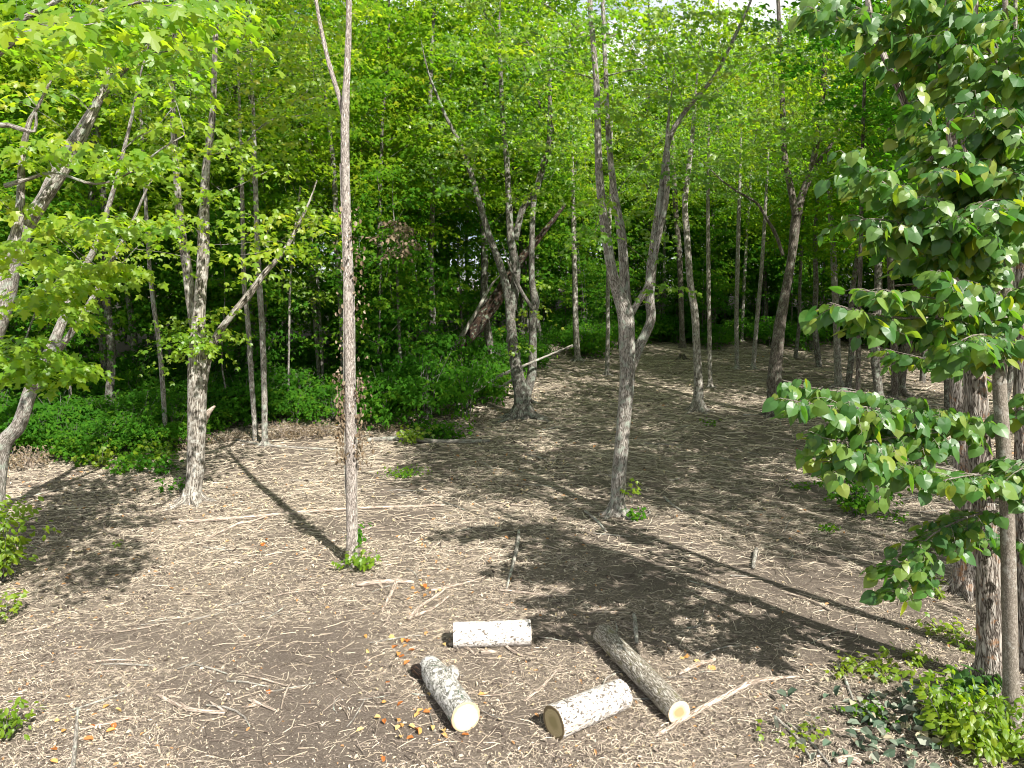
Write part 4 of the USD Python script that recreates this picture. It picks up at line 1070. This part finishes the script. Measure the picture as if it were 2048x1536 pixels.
def fork(path, base, A, B):
    c = B - (B - A) * .12 + [-.03, .0, -.04]
    P = np.array([c, c + [-.13, .10, .0], c + [-.22, .17, -.03]])
    MB().add(*tube(*smoothline(P, [.12, .09, .06], .03), 14, .2, 4, cap=True)).build(partname(path, 'broken_fork'), M['rotten'], base, smooth=True)
    c = A + (B - A) * .62 + [.07, .0, .07]
    P = np.array([c - (B - A) * .12, c + [.05, .02, .04], c + (B - A) * .1 + [.09, .02, .02]])
    MB().add(*tube(*smoothline(P, [.03, .085, .05], .03), 14, .15, 4, cap=True)).build(partname(path, 'branch_knot'), M['log_grey'], base, smooth=True)


log('grey mossy log with a bright fresh cut facing front, left of the four logs', (932, 1462), (858, 1352), .165, .135, M['log_grey'], (M['cut_fresh'], M['cut_shaded']), ((0, .25, .6, .8, 1), (1, .98, 1.12, 1.1, .95)), seed=2, extra=fork)
log('long straight grey brown log, rightmost and longest of the four logs', (1358, 1449), (1206, 1286), .135, .14, M['log_ash'], (M['cut_pale'], M['cut_shaded']), seed=3)


def scar(path, base, A, B):
    d = (B - A) / np.linalg.norm(B - A)
    s = np.cross(d, [0, 0, 1.0])
    k = np.linspace(0, 1, 9)
    mb = MB()
    for off, w, z in ((.155, .035, .02), (.163, .02, -.035)):
        c = A + d * (.03 + .26 * k[:, None]) + s * off * 1.04 + np.array([0, 0, z])
        mb.add(*tube(c, .6 * w * np.sin(PI * (.12 + .85 * k)), 8, .2, 3, cap=True))
    mb.build(partname(path, 'torn_bark'), M['raw_wood'], base, smooth=True)


log('black flecked white log with shade darkened cut end, between the long log and the viewer', (1107, 1478), (1243, 1415), .175, .165, M['log_aspen_rough'], (M['cut_shaded'], M['cut_shaded']), seed=4, extra=scar)

# ------------------------------------------------------------------ sticks that can be told apart
def stick(label, pts, mat='stick', name='stick', cat='stick', lift=.35, twigs=(), group=None, seed=0):
    """pts: (px, py, width px) on the ground, or (px, py, width px, height above the ground)"""
    P, r = [], []
    for p in pts:
        g = gpix(p[0], p[1]) if len(p) == 3 else None
        if g is None:
            g = at(p[0], p[1], p[3])
            P.append(g)
        else:
            P.append(np.array([g[0], g[1], zfine(g[0], g[1])]))
        r.append(max(.004, p[2] / 2 / F * np.dot(P[-1] - EYE, FWD)))
    P, r = np.array(P), np.array(r)
    for i, p in enumerate(pts):
        if len(p) == 3:
            P[i, 2] += r[i] * .8 + .01
    base = P[0].copy()
    Q, rr = smoothline(P, r, .06)
    rg = np.random.default_rng(len(label) * 7 + int(pts[0][0]))
    Q[1:-1] += rg.normal(0, .10, (len(Q) - 2, 3)) * rr[1:-1, None] * [1, 1, .3]
    x = UsdGeom.Xform.Define(stage, '/World/' + numbered(name)) if twigs else None
    if x:
        x.AddTranslateOp().Set(Gf.Vec3d(*base)); tag(x, label, cat, group)
        path = str(x.GetPath())
        MB().add(*tube(Q, rr, 7, .15, 2, cap=True)).build(path + '/stem', M[mat], base, smooth=True)
        for tl in twigs:
            p2, q2 = [], []
            for p in tl:
                g = gpix(p[0], p[1]) if len(p) == 3 else at(p[0], p[1], p[3])
                g = np.array(g); g[2] += .03 if len(p) == 3 else 0
                p2.append(g); q2.append(max(.003, p[2] / 2 / F * np.dot(g - EYE, FWD)))
            MB().add(*tube(*smoothline(p2, q2, .06), 5, .1, cap=True)).build(partname(path, 'twig'), M[mat], base, smooth=True)
    else:
        path = '/World/' + numbered(name)
        p = MB().add(*tube(Q, rr, 7, .15, 2, cap=True)).build(path, M[mat], smooth=True)
        tag(p, label, cat, group)


stick('long thin pale pole lying behind the pole tree trunk', [(345, 1048, 7), (480, 1040, 7), (600, 1028, 6), (720, 1020, 6), (890, 1012, 4)])
stick('short bent stick below the left end of the long thin pole', [(408, 1084, 5), (475, 1052, 6), (500, 1046, 5), (545, 1030, 3)])
stick('thick pale broken piece right below the pole tree', [(714, 1173, 10), (770, 1170, 11), (828, 1167, 7)])
stick('flat pale splinter pointing down from the thick broken piece', [(797, 1160, 9), (782, 1190, 8), (764, 1224, 4)])
stick('split light wood splinter left of the white log', [(817, 1240, 7), (842, 1215, 7), (870, 1195, 6), (897, 1176, 5)], twigs=[[(830, 1236, 6), (870, 1218, 5), (902, 1192, 4)]])
stick('pale twisted piece pointing right behind the split splinter', [(862, 1184, 7), (900, 1178, 6), (925, 1172, 4)])
stick('upright lying crooked grey branch in the middle of the clearing', [(1038, 1064, 6), (1034, 1100, 8), (1024, 1140, 6), (1013, 1180, 4)], 'stick_grey')
stick('thin straight stick crossing below the crooked grey branch', [(1000, 1183, 4), (1060, 1190, 5), (1110, 1197, 3)])
stick('dark flat chip standing above the long log', [(1268, 1232, 7), (1271, 1260, 9), (1274, 1292, 7)], 'stick_grey')
stick('long pale branch lying past the near end of the long log', [(1310, 1482, 7), (1395, 1428, 12), (1450, 1396, 12), (1500, 1374, 11), (1550, 1360, 8), (1597, 1355, 5)])
stick('short forked stick right of the poplar shadow among fine straw', [(1513, 1102, 8), (1509, 1120, 8), (1506, 1140, 7)], 'stick_grey')
stick('curved thick stick in the left foreground', [(318, 1396, 6), (350, 1412, 8), (390, 1426, 9), (450, 1430, 7)], twigs=[[(452, 1429, 7), (430, 1415, 5), (420, 1408, 3)]])
stick('straight weathered stick pointing at the viewer at the lower left', [(156, 1424, 5), (152, 1480, 8), (147, 1545, 9)], 'stick_grey')
stick('long straight pale stick right of the weathered one at the lower left', [(160, 1463, 5), (210, 1452, 6), (265, 1438, 4)])
stick('pale straight stick above the bare soil in the left foreground', [(498, 1406, 6), (525, 1416, 6), (556, 1427, 4)])
stick('thin bent pale stick between the flecked log and the mossy log', [(1048, 1404, 4), (1080, 1380, 6), (1112, 1343, 4)])
stick('short bright stick leaning on the front of the white log', [(1004, 1288, 6), (1020, 1302, 6), (1046, 1314, 4)])
stick('bright thin chip under the left end of the white log', [(898, 1290, 5), (925, 1296, 6), (948, 1310, 5)])
stick('short pale chip lying in front of the white log', [(962, 1309, 7), (993, 1308, 7)])
stick('short split stick right of the long log near end', [(1358, 1354, 5), (1395, 1338, 9), (1430, 1324, 6)])
stick('weathered grey fallen pole along the foot of the central thicket', [(735, 884, 9), (810, 882, 10), (880, 886, 9), (980, 884, 6)], 'stick_grey')
stick('thin pole at the wood edge right of the limbed maple', [(470, 882, 5), (540, 893, 5), (655, 901, 4)], 'stick_grey')
stick('thin stick on the right half shaded slope before the rusty trunk', [(1808, 1184, 4), (1860, 1200, 5), (1925, 1224, 4)])
stick('pale thin stick among shadows right of the clearing', [(1570, 1186, 4), (1620, 1204, 5), (1665, 1226, 4)])
stick('dark stick left of the three stemmed maple foot', [(1170, 1026, 5), (1195, 1048, 6), (1212, 1066, 4)], 'stick_grey')
stick('stick pointing to the three stemmed maple from the right', [(1328, 996, 5), (1345, 1012, 5), (1364, 1026, 4)], 'stick_grey')
stick('upper of two dark parallel sticks at the lower right', [(1548, 1440, 6), (1590, 1478, 7), (1625, 1530, 6)], 'stick_grey')
stick('lower of two dark parallel sticks at the lower right', [(1575, 1452, 5), (1620, 1490, 6), (1660, 1540, 6)], 'stick_grey')
stick('slanting short stick near the withered cut foliage at the lower right', [(1676, 1330, 4), (1692, 1368, 6), (1708, 1408, 5)], 'stick_grey')
stick('pale slab of bark cut by the bottom edge at the lower right', [(1672, 1534, 14), (1700, 1528, 18), (1722, 1534, 12)], name='bark_slab', cat='bark')
stick('pale cut branch with bare twigs lying across the wilted leaves at the lower right', [(1670, 1466, 4), (1740, 1462, 7), (1800, 1440, 8), (1880, 1422, 9), (1990, 1404, 10)], name='cut_branch', cat='branch',
      twigs=[[(1985, 1404, 6), (1950, 1380, 4), (1905, 1345, 3)], [(1970, 1408, 5), (1890, 1398, 4), (1800, 1400, 3), (1720, 1386, 2)], [(1960, 1410, 5), (1900, 1412, 4), (1840, 1404, 2)], [(1890, 1422, 4), (1880, 1450, 3), (1890, 1480, 2)]])
stick('long bare grey branch leaning from the thicket onto the gnarled maple', [(882, 832, 7, 25.0), (940, 790, 8, 25.2), (1000, 752, 7, 25.4), (1070, 722, 5, 25.8), (1145, 690, 3, 26.2)], 'stick_grey', name='leaning_branch', cat='branch', twigs=[[(985, 770, 6, 25.3), (1005, 773, 6, 25.2), (1020, 762, 5, 25.2), (1050, 742, 3, 25.2)]])
stick('bare fallen stem slanting up at the clearing back beside the mottled straight trunk', [(1075, 722, 4, 36.0), (1110, 706, 5, 36), (1150, 690, 4, 36.2), (1170, 668, 2, 36.4)], 'stick_grey', name='leaning_branch', cat='branch')

SPOTS = [(*gpix(px, py)[:2], w) for px, py, w in ((985, 1270, 'round the white log'), (880, 1400, 'round the mossy log'), (1290, 1350, 'round the long log'), (1180, 1480, 'round the flecked log'), (705, 1130, 'round the foot of the pole tree'), (385, 1005, 'round the foot of the limbed maple'),
         (1233, 1040, 'round the foot of the three stemmed maple'), (60, 1150, 'beside the bright bush at the left edge'), (150, 1300, 'in the left foreground'), (300, 1480, 'in the lower left corner'), (550, 1400, 'in the foreground left of the logs'), (480, 1230, 'before the limbed maple'),
         (1060, 1120, 'beside the crooked grey branch'), (900, 1000, 'between the pole tree and the three stemmed maple'), (560, 920, 'before the withered brush'), (850, 910, 'before the central thicket'), (1045, 850, 'before the gnarled maple'), (1395, 830, 'round the worn foot trunk'),
         (1545, 840, 'round the dark forked tree'), (1715, 1010, 'round the slim dark young tree'), (1500, 1120, 'right of the three stemmed maple'), (1600, 1260, 'in the shade left of the linden'), (1480, 1480, 'right of the logs'), (1750, 1450, 'near the wilted leaves'), (1930, 1190, 'round the rusty trunk'),
         (1160, 730, 'at the far back of the clearing'), (1600, 740, 'at the back right of the clearing'), (1350, 730, 'at the back behind the three stemmed maple'), (1380, 940, 'on the slope behind the three stemmed maple'), (200, 1000, 'below the left wood edge'))]
# nameless sticks, each a thing, then the rest as stuff
rng = np.random.default_rng(71)
X, Y = scatter_ground(rng, 300, 2.1, 7.5, 40, -.3)
for x, y in zip(X, Y):
    ln = rng.uniform(.3, .95) * np.clip(y / 14, .8, 1.9); a = rng.normal(.0, .7) + (PI / 2 if rng.uniform() < .25 else 0)
    t = np.linspace(-.5, .5, 5)
    bend = rng.normal(0, .07)
    xx = x + np.cos(a) * t * ln - np.sin(a) * bend * ln * (1 - 4 * t * t); yy = y + np.sin(a) * t * ln + np.cos(a) * bend * ln * (1 - 4 * t * t)
    r = rng.uniform(.006, .016) * np.clip(y / 14, .8, 1.6)
    P = np.column_stack([xx, yy, zfine(xx, yy) + r + .01])
    near = min(SPOTS, key=lambda q: (q[0] - x) ** 2 + (q[1] - y) ** 2)[2]
    lab = 'bare broken stick among straw ' + near
    v, f, lp = tube(P, np.array([.8, 1, 1, .9, .5]) * r, 5, cap=True)
    tag(MB().add(v, f, lp).build('/World/' + numbered('loose_stick'), M['stick_grey' if rng.uniform() < .4 else 'stick'], smooth=True), lab, 'stick', 'loose sticks ' + near)
X, Y = scatter_ground(rng, 8200, 1.6, 6.8, 42)
mb = MB()
N = len(X)
ln = rng.uniform(.12, .42, N) * np.clip(Y / 13, .8, 2.2); a = rng.normal(0, .75, N) + np.where(rng.uniform(0, 1, N) < .25, PI / 2, 0)
for x, y, l, aa in zip(X, Y, ln, a):
    t = np.array([-.5, 0, .5]); bd = rng.normal(0, .08) * l
    P = np.column_stack([x + np.cos(aa) * t * l - np.sin(aa) * bd * np.array([0, 1, 0]), y + np.sin(aa) * t * l + np.cos(aa) * bd * np.array([0, 1, 0]), np.zeros(3)])
    P[:, 2] = y
    mb.add(*tube(P * [1, 1, 0], rng.uniform(.003, .008) * max(.8, min(y / 13, 2.0)), 3)[:2], rnd=rng.uniform(0, .8))
V = np.vstack(mb.v); V[:, 2] += zfine(V[:, 0], V[:, 1]) + .012
mb.v = [V]; mb.f = [np.vstack(mb.f)]
tag(mb.build('/World/twig_litter', M['litter'], lp=False), 'thin broken twigs scattered over the clearing floor', 'twigs', kind='stuff')

# ------------------------------------------------------------------ seedlings, low plants, wilted cut foliage
def plant(name, label, cat, base, h, spread, nst, tm, leaf, size, per, seed, group=None, stem='bark_far', droop=0.0, R=.1, keepparts=0):
    rg = np.random.default_rng(seed)
    path = thing(name, base, label, cat, group)
    mb = MB(); tips = []
    for s in range(nst):
        a = rg.uniform(0, 6.3); o = rg.uniform(.15, 1) * spread; hh = h * rg.uniform(.45, 1)
        P = base + np.array([[.2 * o * math.cos(a), .2 * o * math.sin(a), -.03], [.6 * o * math.cos(a), .6 * o * math.sin(a), hh * .6], [o * math.cos(a), o * math.sin(a), hh]])
        Q, rr = smoothline(P, [.006, .004, .002], .06)
        mb.add(*tube(Q, rr, 4)[:2]); tips.append(Q[-1]); tips.append(Q[len(Q) // 2])
    mb.build(path + '/stems', M[stem], base)
    it = spray_leaves(rg, np.array(tips), R, per, size, tm, flat=.3, droop=droop)
    if keepparts:
        leaf_parts(path, base, M[leaf], tm, it, keepparts)
    else:
        tag(MB().add(*place(tm, *it, tilt=.3)).build(path + '/foliage', M[leaf], base, lp=False), kind='stuff')


plant('seedling', 'tuft of maple seedlings at the foot of the pole tree', 'seedling', gpix(718, 1140), .35, .38, 11, L_MAPLE, 'shrub_leaf', .10, 4, 1)
plant('leafy_shoot', 'small leafy shoot sprouting low from the pole tree trunk', 'shoot', gpix(722, 1120) + [0, -.15, .3], .42, .2, 5, L_MAPLE, 'understory_leaf', .09, 5, 2)
plant('seedling', 'green seedling tuft right of the three stemmed maple foot', 'seedling', gpix(1272, 1040), .25, .3, 7, L_MAPLE, 'understory_leaf', .09, 4, 3)
plant('leafy_shoot', 'pale green shoot beside the three stemmed maple trunk above its foot', 'shoot', gpix(1262, 1036) + [0, 0, .35], .45, .15, 4, L_MAPLE, 'shrub_leaf', .09, 4, 4)
plant('young_plant', 'bright green leafy clump round the foot of the slim dark young tree', 'plant', gpix(1712, 1030), .75, .75, 26, L_MAPLE8, 'understory_leaf', .11, 8, 5, R=.16)
plant('grass_tuft', 'low green mossy tuft on the clearing left of centre', 'grass', gpix(805, 950), .14, .7, 50, L_OVAL, 'understory_leaf', .06, 4, 6)
plant('seedling', 'seedlings at the foot of the limbed maple', 'seedling', gpix(352, 990), .45, .35, 9, L_MAPLE, 'understory_leaf', .1, 4, 7)
plant('seedling', 'single small yellow green seedling on the left of the clearing', 'seedling', gpix(238, 1094), .1, .06, 2, L_MAPLE, 'shrub_leaf', .09, 3, 8)
plant('shrub', 'bright green leafy bush at the left edge of the clearing', 'bush', gpix(5, 1160), 1.35, .62, 40, L_OVAL, 'shrub_leaf', .105, 13, 9, R=.2, keepparts=200)
plant('shrub', 'low yellow green plant in the lower left corner', 'bush', gpix(10, 1480), .4, .3, 12, L_OVAL, 'shrub_leaf', .075, 6, 10, R=.1)
plant('shrub', 'small green plant at the left edge below the bright bush', 'bush', gpix(5, 1240), .4, .45, 10, L_MAPLE8, 'shrub_leaf', .08, 5, 11, R=.1)
plant('young_plant', 'bright yellow green ash sprouts over the cut branch at the lower right', 'plant', gpix(1905, 1480), .55, .55, 26, L_OVAL, 'shrub_leaf', .095, 13, 12, R=.15, keepparts=200)
plant('young_plant', 'yellow green ash sprouts in the bottom right corner', 'plant', gpix(2010, 1500), .45, .55, 22, L_OVAL, 'shrub_leaf', .085, 12, 13, R=.14)
plant('young_plant', 'dark green low leaves left of the linden foot', 'plant', gpix(1925, 1380), .3, .45, 14, L_HEART, 'linden_leaf', .12, 3, 14, R=.1)
plant('seedling', 'small yellow seedlings at the lower right before the wilted leaves', 'seedling', gpix(1590, 1470), .15, .35, 9, L_MAPLE, 'shrub_leaf', .075, 3, 15)
plant('seedling', 'pale green seedlings above the cut branch at the lower right', 'seedling', gpix(1770, 1355), .2, .4, 12, L_MAPLE, 'shrub_leaf', .085, 3, 16)
for k, (px, py) in enumerate(((1870, 1190), (1880, 1260), (1920, 1290), (1850, 1170), (1690, 1345), (1830, 1320), (1660, 1060), (1790, 1040), (1590, 830), (1420, 850), (1600, 980), (1730, 1440))):
    plant('low_seedling', 'low green seedlings in the dappled litter on the right of the clearing', 'seedling', gpix(px, py), .16, .35, 9, L_MAPLE8, 'shrub_leaf' if k < 6 else 'understory_leaf', .075, 3, 40 + k, group='seedlings on the right of the clearing')
for k, (px, py) in enumerate(((300, 935), (255, 945), (330, 950), (205, 935), (270, 925), (160, 930), (320, 915))):
    plant('edge_seedling', 'bright green knee high plants along the left wood edge', 'plant', gpix(px, py), .35 + .09 * (k % 4), .5, 11, L_MAPLE8, 'shrub_leaf' if k % 3 == 0 else 'understory_leaf', .12, 5, 60 + k, group='plants along the left wood edge', R=.18)
for k, (px, py) in enumerate(((830, 885), (900, 880), (860, 878))):
    plant('edge_seedling', 'bright green low plants at the foot of the central thicket', 'plant', gpix(px, py), .5, .6, 15, L_MAPLE8, 'shrub_leaf' if k == 0 else 'understory_leaf', .12, 6, 80 + k, group='low plants before the central thicket', R=.18)
# wilted cut foliage, lower right
rg = np.random.default_rng(91)
base = gpix(1800, 1460)
path = thing('wilted_foliage', base, 'wilted grey green leaves of a cut branch lying at the lower right', 'leaves')
LPp = []
for _ in range(230):
    px, py = rg.normal(1800, 95), rg.normal(1450, 42)
    g = gpix(px, min(py, 1560))
    LPp.append([g[0], g[1], g[2] + rg.uniform(.02, .16)])
LPp = np.array(LPp); N = len(LPp)
it = (LPp, rg.uniform(0, 6.3, N), rg.normal(-.4, .5, N), rg.normal(0, .7, N), rg.uniform(.08, .16, N), rg.uniform(0, 1, N))
leaf_parts(path, base, M['wilted_leaf'], L_CURL, it, 230, 0.0)
# single fallen orange leaves that stand out
rg = np.random.default_rng(92)
for k, (px, py, n, s) in enumerate(((570, 1380, 1, .12), (800, 1440, 16, .5), (1385, 1335, 7, .25), (860, 1400, 10, .5), (160, 1470, 12, .7), (545, 1090, 5, .4), (900, 1455, 6, .3), (800, 1290, 14, .5), (840, 1185, 9, .5))):
    c = gpix(px, py)
    for j in range(n):
        x, y = c[0] + rg.normal(0, s * .5), c[1] + rg.normal(0, s * .5)
        lv = place(L_MAPLE if k in (0, 2) else L_CURL, np.array([[x, y, zfine(x, y) + .025]]), rg.uniform(0, 6.3, 1), rg.normal(.1, .3, 1), rg.normal(0, .4, 1), np.array([rg.uniform(.07, .11)]), rg.uniform(0, 1, 1))
        p = MB().add(*lv).build('/World/' + numbered('fallen_leaf'), M['orange_leaf'], lp=False)
        if k == 0:
            tag(p, 'single bright orange fallen leaf on bare soil in the left foreground', 'leaf')
        else:
            w = ('', 'left of the mossy log', 'right of the long log', 'left of the mossy log', 'in the lower left foreground', 'behind the pole tree', 'left of the mossy log', 'left of the white log', 'below the pole tree')[k]
            tag(p, 'orange or buff fallen leaf on the litter ' + w, 'leaf', 'orange fallen leaves ' + w)
